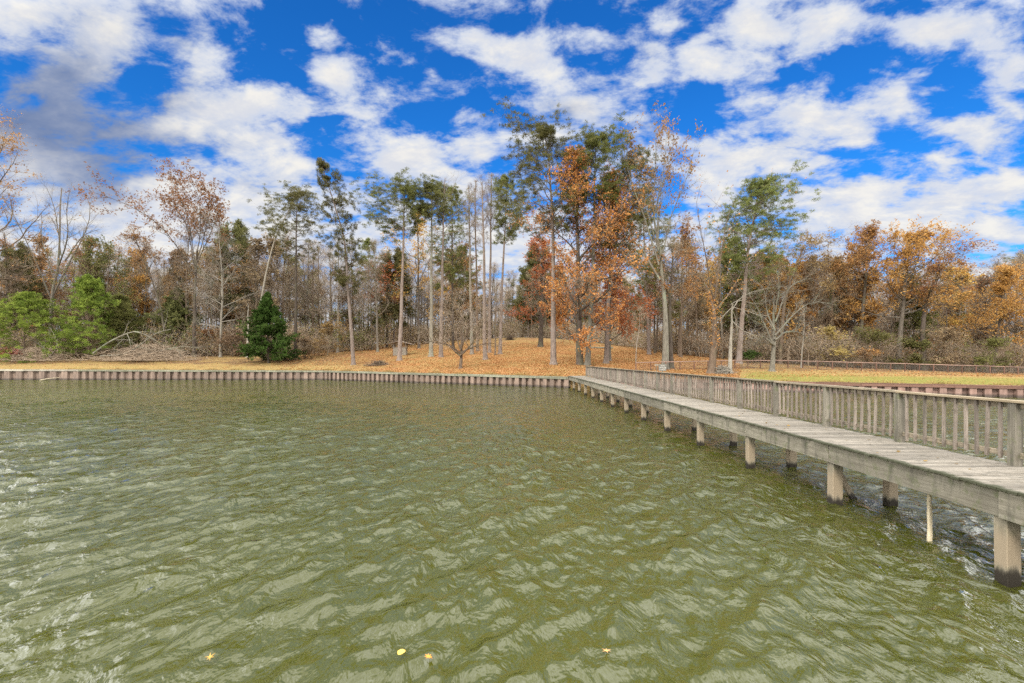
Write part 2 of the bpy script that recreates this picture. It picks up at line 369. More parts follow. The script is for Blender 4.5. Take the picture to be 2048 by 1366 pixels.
# ------------------------------------------------------------------ water
def build_water():
    rows = np.unique(np.r_[np.linspace(-160, -4, 30), np.linspace(-4, 3, 30), (lambda q: H / np.tan(q))(np.linspace(math.atan2(H, 3.0), math.atan2(H, 79.0), 520)), 84, 95])
    u = np.linspace(-1.75, 1.75, 860)
    Y, U = np.meshgrid(rows, u, indexing='ij')
    sp_y = np.gradient(rows)[:, None] * np.ones_like(U)
    scl = np.sqrt(Y * Y + 9) * .92 + 2.0
    X = U * scl
    sp_x = scl * (u[1] - u[0])
    Z = np.zeros_like(X)
    rng = np.random.default_rng(11)
    dx, dy = np.zeros_like(X), np.zeros_like(X)
    for i in range(96):
        lam = .22 * (8. ** rng.random() ** 1.3)
        k = 2 * np.pi / lam
        th = R_(-28) + rng.normal(0, .5)             # travel direction
        kx, ky = k * math.cos(th), k * math.sin(th)
        amp = .0078 * lam ** .86 * rng.uniform(.5, 1.2)
        lod = np.exp(-((kx * sp_x) ** 2 + (ky * sp_y) ** 2) * .12)
        ph = kx * X + ky * Y + rng.uniform(0, 6.28)
        # uneven wave groups
        env = .65 + .5 * np.sin(X * rng.normal(0, .35) + Y * rng.normal(0, .35) + rng.uniform(0, 6.28))
        a = amp * lod * env
        Z += a * np.sin(ph)
        dx += a * np.cos(ph) * math.cos(th) * .8; dy += a * np.cos(ph) * math.sin(th) * .8
    edge = np.clip((1.6 - np.abs(U)) / .2, 0, 1) * np.clip((Y + 6) / 4, 0, 1) * np.clip((82 - Y) / 6, 0, 1)
    X2, Y2 = X + dx * edge, Y + dy * edge
    n, m = X.shape
    i, j = np.meshgrid(np.arange(n - 1), np.arange(m - 1), indexing='ij')
    f = np.stack([i * m + j, i * m + j + 1, (i + 1) * m + j + 1, (i + 1) * m + j], -1)
    mb = MB(); mb.add(np.stack([X2, Y2, Z * edge], -1), f, 0, .5, True)
    m_, t, out = newmat('lake_water')
    pos = t('ShaderNodeNewGeometry').outputs['Position']
    r1 = t.noise(t.scaled(pos, (1.0, .55, 1), rot=(0, 0, R_(20))), 2.4, 4, .5, .5)
    r2 = t.noise(t.scaled(pos, (1.0, .5, 1), rot=(0, 0, R_(38))), 7.5, 3, .5, .4)
    gust = t.sstep(t.noise(t.scaled(pos, (1, .35, 1), rot=(0, 0, R_(-25))), .22, 3, .55), .38, .62)
    b1 = t('ShaderNodeBump', i_Distance=.25, i_Height=r1); t.l.new(t.math('MULTIPLY_ADD', gust, .4, .55), b1.inputs['Strength'])
    b2 = t('ShaderNodeBump', i_Distance=.052, i_Height=r2, i_Normal=b1.outputs[0]); t.l.new(t.math('MULTIPLY_ADD', gust, .45, .35), b2.inputs['Strength'])
    n1 = t.noise(pos, .15, 3)
    c = t.ramp(n1, [(.3, (.043, .047, .006)), (.7, (.056, .060, .010))])
    # murky body light comes from below the surface, so it ignores the ripples; the skin reflects by Fresnel
    up = t('ShaderNodeCombineXYZ', i_2=1.0)
    body = t('ShaderNodeBsdfDiffuse', i_Color=c, i_Normal=up.outputs[0])
    gl = t('ShaderNodeBsdfGlossy', i_Roughness=.09, i_Normal=b2.outputs[0]); gl.inputs['Color'].default_value = (1, 1, 1, 1)
    fr = t('ShaderNodeFresnel', i_IOR=1.6, i_Normal=b2.outputs[0])
    mx = t('ShaderNodeMixShader', i_0=fr.outputs[0]); t.l.new(body.outputs[0], mx.inputs[1]); t.l.new(gl.outputs[0], mx.inputs[2])
    t.l.new(mx.outputs[0], out.inputs[0])
    tag(mb.build('water', m_), kind='structure')

# ------------------------------------------------------------------ trees
def spline(pts, n):
    p = np.asarray(pts, float)
    if len(p) == 2: return p[0] + (p[1] - p[0]) * np.linspace(0, 1, n)[:, None]
    q = np.vstack([2 * p[0] - p[1], p, 2 * p[-1] - p[-2]])
    d = np.r_[0, np.cumsum(np.linalg.norm(np.diff(p, axis=0), axis=1))]
    s = np.linspace(0, d[-1], n); i = np.clip(np.searchsorted(d, s, side='right') - 1, 0, len(p) - 2)
    t = ((s - d[i]) / (d[i + 1] - d[i]))[:, None]
    a, b, c, e = q[i], q[i + 1], q[i + 2], q[i + 3]
    return .5 * (2 * b + (c - a) * t + (2 * a - 5 * b + 4 * c - e) * t ** 2 + (3 * b - a - 3 * c + e) * t ** 3)

def kids(rng, P, R, n, t0, t1, ang, lenf, npts, wander, up, rr, tip=.25, angv=.2, rmin=.004, lv=(.65, 1.25)):
    Bn, N, _ = P.shape
    t = t0 + (t1 - t0) * (np.arange(n)[None] + rng.random((Bn, n))) / n
    fi = np.clip(t * (N - 1), 0, N - 1.001); i = fi.astype(int); f = (fi - i)[..., None]
    b = np.arange(Bn)[:, None]
    pos = P[b, i] * (1 - f) + P[b, i + 1] * f
    tan = P[b, i + 1] - P[b, i]; tan /= np.linalg.norm(tan, axis=-1, keepdims=True) + 1e-9
    rad = R[b, i] * (1 - f[..., 0]) + R[b, i + 1] * f[..., 0]
    az = rng.uniform(0, 6.28, (Bn, 1)) + np.arange(n)[None] * 2.4 + rng.normal(0, .5, (Bn, n))
    ref = np.where(np.abs(tan[..., 2:3]) > .8, [1., 0, 0], [0, 0, 1.])
    u = np.cross(tan, ref); u /= np.linalg.norm(u, axis=-1, keepdims=True) + 1e-9; v = np.cross(tan, u)
    a = (ang(t) if callable(ang) else ang) + rng.normal(0, angv, (Bn, n))
    d = np.cos(a)[..., None] * tan + np.sin(a)[..., None] * (np.cos(az)[..., None] * u + np.sin(az)[..., None] * v)
    plen = np.linalg.norm(np.diff(P, axis=1), axis=2).sum(1)[:, None]
    Ln = lenf(t, d, plen) * rng.uniform(*lv, (Bn, n))
    pos, d, Ln, rad = pos.reshape(-1, 3), d.reshape(-1, 3), Ln.reshape(-1), rad.reshape(-1)
    out = np.empty((len(pos), npts, 3)); out[:, 0] = pos; step = (Ln / (npts - 1))[:, None]
    for q in range(1, npts):
        d = d + rng.normal(0, wander, d.shape); d[:, 2] += up
        d /= np.linalg.norm(d, axis=1, keepdims=True)
        out[:, q] = out[:, q - 1] + d * step
    r0 = np.maximum(np.minimum(rad * rr, .022 * Ln + .01), rmin)
    return out, r0[:, None] * (1 - (1 - tip) * np.linspace(0, 1, npts)[None])

def pts_on(rng, P, per, t0=.2, spread=.1):
    Bn, N, _ = P.shape
    t = t0 + (1 - t0) * rng.random((Bn, per)); fi = np.clip(t * (N - 1), 0, N - 1.001); i = fi.astype(int); f = (fi - i)[..., None]; b = np.arange(Bn)[:, None]
    p = (P[b, i] * (1 - f) + P[b, i + 1] * f).reshape(-1, 3)
    return p + rng.normal(0, spread, p.shape)

def tree_mesh(seed, kind, trunk, r0, wl, wr, cz, leaf, bark, limbs=None, dens=1., nl=None, detail=1., leafsz=1., stubs=0, vine=False, droop=0., twig=None, lv=(.65, 1.25)):
    """trunk: world polyline (relative to the base); cz: height where the crown starts. Returns (trunk MB, crown MB)"""
    rng = np.random.default_rng(seed)
    tk, cr = MB(), MB()
    N = 14
    P = spline(trunk, N); ht = P[-1, 2]; s = np.linspace(0, 1, N)
    P[1:-1, :2] += np.cumsum(rng.normal(0, .035, (N - 2, 2)), 0)
    tipr = .12 if kind in ('pine', 'dead') else .22
    Rr = r0 * (1 - (1 - tipr) * s ** .9); Rr[0] *= 1.55; Rr[1] *= 1.02
    P0 = np.vstack([P[0] - [0, 0, .5], P[0], P[0] + (P[1] - P[0]) * .12, P[0] + (P[1] - P[0]) * .45, P[1:]]); R0 = np.r_[Rr[0] * 1.3, Rr[0], Rr[0] * .74, Rr[1] * 1.08, Rr[1:]]
    tk.tubes(P0, R0, 10)
    PT, RT = P[None], Rr[None]
    t0 = float(np.clip(np.interp(cz, P[:, 2], s), .02, .95))
    asym = lambda d: np.where(d[..., 0] > 0, wr, wl) * np.abs(d[..., 0]) + (wl + wr) / 2 * np.abs(d[..., 1])
    hz = lambda d: np.maximum(np.sqrt(d[..., 0] ** 2 + d[..., 1] ** 2), .35)
    if kind in ('pine', 'young'):
        young = kind == 'young'
        prof = (lambda q: (1.02 - q) ** .8) if young else (lambda q: np.interp(q, [0, .25, .55, .85, 1], [.55, .85, 1., .72, .30]))
        n1 = int((nl or 36) * (1. if young else 1.25))
        ln1 = lambda t, d, pl: prof((t - t0) / (1 - t0)) * asym(d) / np.maximum(hz(d), .8)
        A, AR = kids(rng, PT, RT, n1, t0, .995, lambda t: np.interp((t - t0) / (1 - t0), [0, .5, 1], [1.45, 1.15, .55]), ln1, 7, .13, .05 - droop, .5, .2)
        A2, AR2 = kids(rng, A, AR, 6, .28, 1., .75, lambda t, d, pl: pl * .38 + .25, 4, .18, .05, .6, .3)
        A3, AR3 = kids(rng, A2, AR2, 4, .4, 1., .7, lambda t, d, pl: pl * .40 + .12, 3, .2, .05, .7, .4)
        tk.tubes(A, AR, 5); tk.tubes(A2, AR2, 4); cr.tubes(A3, AR3, 3, 1)
        if stubs:
            S_, SR = kids(rng, PT, RT, stubs, max(.3, t0 - .35), t0 + .1, 1.4, lambda t, d, pl: .9 + 1.6 * rng.random(t.shape), 5, .16, .03, .3, .2)
            tk.tubes(S_, SR, 4)
            S2, SR2 = kids(rng, S_, SR, 3, .4, 1., .8, lambda t, d, pl: pl * .4, 3, .2, .03, .6, .3); tk.tubes(S2, SR2, 3)
        tips = np.concatenate([A3[:, -1], A2[:, -1]])
        keep = rng.random(len(tips)) < min(1, dens); tips = tips[keep]
        per = int(26 * detail)
        tt = np.repeat(rng.random(len(tips)), per) * .75 + rng.random(len(tips) * per) * .25
        ax = rng.normal(size=(len(tips) * per, 3)); ax[:, 2] += .45; ax /= np.linalg.norm(ax, axis=1, keepdims=True)
        c = np.repeat(tips, per, 0) + ax * np.array([.36, .36, .22]) * leafsz * rng.uniform(.4, 1.25, (len(ax), 1)) + rng.normal(0, .04, ax.shape)
        cr.leaves(c, rng, .20 * leafsz, .030 * leafsz, 0, tt, axis=ax)
    elif kind == 'cedar':
        n1 = 170
        prof = lambda q: np.interp(q, [0, .12, .5, 1], [1., .95, .55, .03])
        A, AR = kids(rng, PT, RT, n1, t0, .99, lambda t: np.interp(t, [0, .5, 1], [1.52, 1.25, .6]), lambda t, d, pl: prof((t - t0) / (1 - t0)) * asym(d) / np.maximum(hz(d), .7), 6, .08, .0, .3, .25, lv=(.62, 1.15))
        A2, AR2 = kids(rng, A, AR, 9, .25, 1., .7, lambda t, d, pl: pl * .22 + .25, 4, .16, .05, .6, .3)
        tk.tubes(A, AR, 4); cr.tubes(A2, AR2, 3, 1)
        base = pts_on(rng, A2, 32, .1, .10); tt = np.repeat(rng.random(len(A2)), 32) * .7 + rng.random(len(base)) * .3
        cr.leaves(base, rng, .16, .06, 0, tt)
    else:   # broadleaf: 'oak', 'bare', 'dead'
        if limbs is not None:
            A = np.stack([spline(l, 9) for l in limbs]); 
            A[:, 1:] += np.cumsum(rng.normal(0, .05, A[:, 1:].shape), 1)
            lens = np.linalg.norm(np.diff(A, axis=1), axis=2).sum(1)
            ar0 = np.array([np.interp(a[0, 2], P[:, 2], Rr) for a in A]) * .72
            ar0 = np.minimum(ar0, .02 * lens + .05)
            AR = ar0[:, None] * (1 - .82 * np.linspace(0, 1, 9)[None])
        else:
            n1 = nl or (16 if kind != 'dead' else 14)
            prof = lambda q: np.interp(q, [0, .3, .7, 1], [.80, 1., .85, .45])
            A, AR = kids(rng, PT, RT, n1, t0, .98, lambda t: np.interp((t - t0) / (1 - t0), [0, 1], [1.15, .42]), lambda t, d, pl: prof((t - t0) / (1 - t0)) * asym(d) / np.maximum(hz(d), .7), 8, .13, .06 - droop, .55, .15, lv=lv)
        tk.tubes(A, AR, 6)
        if kind == 'dead':
            A2, AR2 = kids(rng, A, AR, 4, .25, 1., .75, lambda t, d, pl: pl * .4, 5, .18, .03, .6, .3); tk.tubes(A2, AR2, 4)
            A3, AR3 = kids(rng, A2, AR2, 3, .3, 1., .7, lambda t, d, pl: pl * .45, 3, .18, .03, .6, .4); cr.tubes(A3, AR3, 3, 1)
            A4 = A3
        else:
            A1x = A if limbs is None else np.concatenate([A, spline(trunk, 9)[None]]); AR1 = AR if limbs is None else np.concatenate([AR, np.full((1, 9), r0 * .4)])
            if limbs is not None: A1x, AR1 = A, AR
            n2 = max(4, int((7 if limbs is None else 11) * min(detail, 1.4)))
            A2, AR2 = kids(rng, A1x, AR1, n2, .22, 1., .72, lambda t, d, pl: pl * ((.46 - .22 * t) if limbs is None else (.27 - .12 * t)) + .3, 6, .17, .06 - droop, .6, .2)
            A3, AR3 = kids(rng, A2, AR2, 6, .2, 1., .75, lambda t, d, pl: pl * .42 + .15, 4, .2, .04 - droop, .65, .3)
            n4 = 4 if detail >= 1 else 3
            A4, AR4 = kids(rng, A3, AR3, n4, .2, 1., .7, lambda t, d, pl: pl * .5 + .12, 3, .2, .03 - droop, .7, .4, rmin=.0065)
            tk.tubes(A2, AR2, 4); cr.tubes(A3, AR3, 3, 1); cr.tubes(A4, AR4, 3, 1)
        if leaf and dens > 0:
            # leaves gather in clumps: whole twig groups keep or lose their leaves
            per = 3
            c = pts_on(rng, A4, per, .2, .07)
            key = np.sin(c[:, 0] * 1.1 + seed) + np.sin(c[:, 1] * 1.3 + seed * 2) + np.sin(c[:, 2] * 1.2 + seed * 3) + rng.normal(0, .8, len(c))
            th = np.quantile(key, 1 - min(1, dens)); k = key >= th
            if dens > 1: c = np.concatenate([c, c + rng.normal(0, .12, c.shape)]); k = rng.random(len(c)) < dens / 2
            c = c[k]; tt = np.clip(.5 + .22 * np.sin(c[:, 0] * .9 + seed) * np.sin(c[:, 2] * .8) + rng.normal(0, .24, len(c)), 0, 1)
            cr.leaves(c, rng, .12 * leafsz, .075 * leafsz, 0, tt)
        if vine:   # dead leaves still on a climber up the trunk
            q = rng.random(420) ** .7 * .72 + .25
            c = np.stack([np.interp(q, s, P[:, k]) for k in range(3)], 1) + rng.normal(0, .33, (420, 3)); cr.leaves(c, rng, .085, .06, 0)
            c = pts_on(rng, A, 70, .0, .25); c = c[c[:, 2] < ht * 1.2]; cr.leaves(c, rng, .09, .065, 0)
    if not cr.v: cr.tubes(P[None, -3:], Rr[None, -3:] * .6, 4, 1)
    return tk, cr

def fit(tk, cr, axis, cz, ztop, wl, wr, lim, k):
    """stretch the grown crown so that its height and half widths are those of the real tree"""
    a = np.concatenate(cr.v + tk.v[1:]) if len(tk.v) > 1 else np.concatenate(cr.v)
    zm = np.quantile(np.concatenate(cr.v)[:, 2], .997)
    sz = (ztop - cz) / max(zm - cz, .1)
    dx = a[:, 0] - np.interp(a[:, 2], axis[:, 2], axis[:, 0])
    if lim:
        xs = np.array([p[0] for l in lim for p in l]); wl = max(-(xs.min()), .1) + 14 * k; wr = max(xs.max(), .1) + 14 * k
    q_ = .002 if lim else .012
    sl = min(1.25, wl / max(-np.quantile(dx, q_), .1)); sr = min(1.25, wr / max(np.quantile(dx, 1 - q_), .1))
    if lim: sl, sr = min(sl, 1.), min(sr, 1.)
    for mb in (tk, cr):
        for q, v in enumerate(mb.v):
            v = v.copy(); ax = np.interp(v[:, 2], axis[:, 2], axis[:, 0]); d = v[:, 0] - ax
            g = np.clip((np.abs(d) - .5) / 1.0, 0, 1)
            f = np.where(d < 0, 1 + (sl - 1) * g, 1 + (sr - 1) * g)
            v[:, 0] = ax + d * f
            up = v[:, 2] > cz
            v[up, 2] = cz + (v[up, 2] - cz) * sz
            mb.v[q] = v

def plant_tree(name, label, kind, base, top, r0, wl, wr, c0, leaf, bark, Y=None, mid=None, limbs=None, cat='tree', group=None, seed=None, **kw):
    """base/top/mid/c0/wl/wr/limbs are read off the photograph in pixels; they become metres at the tree's own distance"""
    if Y is None: Y = hit(*base)
    b = at(base[0], Y)
    k = Y / F
    rng = np.random.default_rng(abs(hash((base, top))) % 99991 if seed is None else seed)
    rel = lambda p, dy=0.: W(p[0], p[1], Y) - b + np.array([0, dy, 0])
    pts = [np.zeros(3)] + [rel(p, rng.normal(0, .25)) for p in (mid or [])] + [rel(top, rng.normal(0, .6))]
    lim = None
    if limbs:
        lim = []
        for l in limbs:
            dep = rng.uniform(-1, 1) * .55; w0 = l[0][0]
            lim.append([rel(p, (abs(p[0] - w0) + abs(p[1] - l[0][1]) * .35) * k * dep) for p in l])
    cz = max(.3, (W(base[0], c0, Y) - b)[2])
    tk, cr = tree_mesh(int(rng.integers(1e6)), kind, pts, r0, wl * k, wr * k, cz, leaf, bark, lim, **kw)
    fit(tk, cr, spline(pts, 14), cz, pts[-1][2] if not lim else max(max(p[2] for p in l) for l in lim) + 8 * k,
        wl * k if not lim else None, wr * k if not lim else None, lim, k)
    e = empty(name, label, cat, b, group)
    tw = B['twig' if bark in ('grey', 'brown', 'dark') else bark]
    tk.build('trunk', B[bark], e)
    cr.build('crown', [L[leaf or 'brown'], tw], e)
    return e

def copy_tree(e, loc, rz, sc, label, group):
    n = e.copy(); C.objects.link(n); n.location = loc; n.rotation_euler = (0, 0, rz); n.scale = sc
    n['label'] = label
    if group: n['group'] = group
    for ch in e.children:
        c = ch.copy(); C.objects.link(c); c.parent = n
    return n

# ------------------------------------------------------------------ the pier
PIER_Y0, PIER_Y1 = -1.0, 54.1
XL, XR = 6.66, 8.42
def bevel(o, w=.006):
    md = o.modifiers.new('bevel', 'BEVEL'); md.width = w; md.segments = 1; md.limit_method = 'ANGLE'
    return o
def rotz(a): return np.array([[math.cos(a), -math.sin(a), 0], [math.sin(a), math.cos(a), 0], [0, 0, 1]])
def tilt(rng, s):
    a, b, c = rng.normal(0, s, 3)
    return rotz(c) @ np.array([[1, 0, b], [0, 1, -a], [-b, a, 1]])

def build_pier():
    rng = np.random.default_rng(3)
    pr = empty('pier', 'long weathered grey wooden pier on square piles with a railing along one side', 'pier', (7.5, 54, 1.1))
    inv = np.array([-7.5, -54, -1.1])
    def put(mb, name, mat, parent, bev=None):
        mb.v = [(v + (inv if parent is pr else inv)).astype(np.float32) for v in mb.v]
        o = mb.build(name, mat, parent)
        # materials use world positions, so parts keep plain offsets
        if bev: bevel(o, bev)
        return o
    mb = MB(); y = PIER_Y0
    while y < PIER_Y1:
        w = .142
        z = 1.27 + rng.normal(0, .0035)
        mb.box((XL + rng.normal(0, .012), y, z - .04), (XR - .02 + rng.normal(0, .01), y + w - rng.uniform(.004, .011), z), rng.random(), rot=tilt(rng, .0022)); y += w
    put(mb, 'deck', M['deck'], pr, .005)
    ks = np.arange(-2, 14); bents = 6.97 + 3.66 * ks
    bents = bents[(bents > PIER_Y0) & (bents < PIER_Y1 + .5)]
    for j, x in enumerate((6.74, 8.2)):
        edges = [PIER_Y0] + [b for b in bents[::1]] + [PIER_Y1]
        for a, b in zip(edges[:-1], edges[1:]):
            if b - a < .2: continue
            mb = MB(); dx = rng.normal(0, .006)
            mb.box((x + dx - .025, a + .004, .86 + rng.normal(0, .012)), (x + dx + .025, b - .004, 1.225), rng.random(), rot=tilt(rng, .0015))
            put(mb, 'side_beam', M['beam'], pr, .004)
    for yb in bents:
        mb = MB(); mb.box((6.775, yb - .14, .93), (8.165, yb - .10, 1.215), rng.random()); put(mb, 'cross_beam', M['beam'], pr)
    for yb in bents:
        for x in (6.85, 8.0):
            mb = MB(); w = .1 + rng.normal(0, .004)
            mb.box((x - w, yb - w + .0, -1.6), (x + w, yb + w, .855 if x < 7 else .925), rng.random(), rot=tilt(rng, .008))
            put(mb, 'pile', M['pile'], pr, .01)
    mb = MB(); mb.beam((7.05, 10.75, .55), (7.75, 11.15, -.35), .045, .14, .2); put(mb, 'brace', M['pile'], pr)
    # railing: cap boards, an apron board under it and a bottom rail; posts and balusters are its pieces
    xr = 8.30
    posts = np.arange(8.33 - 3 * 2.44, 54.3, 2.44)
    mb = MB(); mbn = MB()
    for i in range(0, len(posts) - 1, 2):
        a, b = posts[i], posts[min(i + 2, len(posts) - 1)]
        new = 0 < b < 12.5
        (mbn if new else mb).box((xr - .09, a + .003, 2.30 + rng.normal(0, .004)), (xr + .06, b - .003, 2.338 + rng.normal(0, .004)), rng.random(), rot=tilt(rng, .0012))
    for a, b in zip(posts[:-1], posts[1:]):
        for z0, z1 in ((2.205, 2.296), (1.40, 1.49)):
            mb.box((xr + .004, a + .072, z0 + rng.normal(0, .006)), (xr + .042, b - .072, z1), rng.random())
    rail = put(mb, 'railing', M['rail'], pr, .004)
    put(mbn, 'new_cap_board', M['newrail'], rail, .004)
    for p in posts:
        mb = MB(); mb.box((xr - .07, p - .07, .9), (xr + .07, p + .07, 2.296), rng.random(), rot=tilt(rng, .006)); put(mb, 'post', M['post'], rail, .008)
    k = 0; rest = MB()
    for i in range(len(posts) - 1):
        a, b = posts[i], posts[i + 1]; n = 10
        for q in range(n):
            yb = a + (b - a) * (q + 1) / (n + 1) + rng.normal(0, .012)
            one = MB() if b > 4 and k < 100 else rest
            one.box((xr - .042, yb - .0225, 1.345 + rng.normal(0, .012)), (xr + .003, yb + .0225, 2.29), rng.random(), rot=tilt(rng, .01))
            if one is not rest:
                put(one, 'baluster', M['baluster'], rail, .003); k += 1
    o = put(rest, 'baluster', M['baluster'], rail); o['kind'] = 'stuff'
    return pr

def build_walls():
    rng = np.random.default_rng(8)
    def wall(name, label, a, b, period, capm, sheetm, depth=.34, caph=.20, group='seawalls around the lake shore'):
        a, b = np.array(a, float), np.array(b, float); Ln = np.linalg.norm(b - a); d = (b - a) / Ln; nrm = np.array([d[1], -d[0]])
        zt = lambda s: float(wall_top(a[0] + d[0] * s))
        e = empty(name, label, 'seawall', (a[0], a[1], 0), group)
        n = int(Ln / period); per = Ln / n
        mb = MB()
        prof = [(0, 0), (.07, -1), (.45, -1), (.52, 0), (1, 0)]
        pts = []; 
        for i in range(n):
            lean = rng.normal(0, .02)
            for (s, q) in prof[:-1]: pts.append(((i + s) * per + rng.normal(0, .03), q * depth * rng.uniform(.9, 1.03) + (lean if q == 0 else 0)))
        pts.append((Ln, 0))
        for (s0, q0), (s1, q1) in zip(pts[:-1], pts[1:]):
            p0, p1 = d * s0 - nrm * q0 * -1, d * s1 - nrm * q1 * -1
            # q = -1 recess lies landwards
            p0 = d * s0 + nrm * q0; p1 = d * s1 + nrm * q1
            z0, z1 = zt(s0) - .05, zt(s1) - .05
            mb.add([(p0[0], p0[1], -1.5), (p1[0], p1[1], -1.5), (p1[0], p1[1], z1), (p0[0], p0[1], z0)], [(0, 1, 2, 3)], 0, float(rng.random()))
        mb.build('sheet_piling', sheetm, e)
        mc = MB(); s = 0
        while s < Ln - .05:
            s1 = min(Ln, s + rng.uniform(3.0, 4.2)); z = zt((s + s1) / 2) + rng.normal(0, .018)
            c0, c1 = d * s + nrm * .04, d * (s1 - .02) + nrm * .04
            mc.beam((c0[0], c0[1], zt(s) - caph / 2 + rng.normal(0, .012)), (c1[0], c1[1], zt(s1) - caph / 2 + rng.normal(0, .012)), .07, caph, rng.random())
            t0, t1 = d * s - nrm * .16, d * (s1 - .02) - nrm * .16
            mc.beam((t0[0], t0[1], zt(s) + .028 + rng.normal(0, .008)), (t1[0], t1[1], zt(s1) + .028 + rng.normal(0, .008)), .50, .05, rng.random())
            s = s1
        mc.build('cap', capm, e)
    wall('seawall', 'far seawall stretch with smooth pale cap and widest brown ribs, below the bright green pines', (-140, 75.3), (-62.6, 75.15), 1.65, M['palecap'], M['sheet'])
    wall('seawall', 'long straight ribbed seawall with a chipped mossy cap, running past the dark cedar', (-62.6, 75.1), (-26.7, 75.), 1.12, M['cap'], M['sheet'])
    wall('seawall', 'slanting ribbed seawall with a greenish timber cap, running up to the pier end', (-26.7, 75.), (6.7, 54.), .86, M['cap'], M['sheet'])
    wall('seawall', 'reddish brown capped seawall beyond the pier railing, below the green lawn', (9.0, 54.5), (40.5, 40.), .92, M['browncap'], M['sheet_brown'], caph=.22)
    # the same wall runs on outside the picture
    wall('seawall', 'brown seawall stretch past the lawn, bending away towards the viewer', (40.5, 40.), (62, 30.), .92, M['browncap'], M['sheet_brown'], caph=.22)

def build_fence():
    rng = np.random.default_rng(21)
    f = empty('fence', 'low chain link fence with a brown top rail and thin brown posts round the lawn', 'fence', at(1546, 66))
    inv = -np.array(f.location)
    def put(mb, n, m, p=f): 
        mb.v = [(v + inv).astype(np.float32) for v in mb.v]; return mb.build(n, m, p)
    # corners: near the pier, the bend, far right
    A, Bc, Cc = at(1272, 60.5)[:2], at(1546, 67)[:2], at(2200, 70.5)[:2]
    wires, rail = MB(), MB()
    for (p, q, hgt) in ((A, Bc, 1.0), (Bc, Cc, 1.05)):
        Ln = np.linalg.norm(q - p); d = (q - p) / Ln; n = int(round(Ln / 2.05)); 
        g = lambda s: float(ground(*(p + d * s)))
        for i in range(n + 1):
            s = Ln * i / n; x, y = p + d * s; z = g(s)
            mb = MB(); mb.beam((x, y, z - .4), (x + rng.normal(0, .012), y, z + hgt - .02), .10, .10, rng.random()); put(mb, 'post', M['rustpost'])
        for i in range(n):
            s0, s1 = Ln * i / n, Ln * (i + 1) / n; a, b = p + d * s0, p + d * s1
            rail.beam((a[0], a[1], g(s0) + hgt + rng.normal(0, .01)), (b[0], b[1], g(s1) + hgt + rng.normal(0, .01)), .16, .10, rng.random())
        st = .16
        for s in np.arange(0, Ln, st):
            for sg in (1, -1):
                s1 = s + sg * hgt * .9
                if not (0 < s1 < Ln): continue
                a, b = p + d * s, p + d * s1
                wires.beam((a[0], a[1], g(s) + .03), (b[0], b[1], g(s1) + hgt - .04), .008, .008)
    put(rail, 'top_rail', M['rustrail']); put(wires, 'wire_mesh', M['wire'])

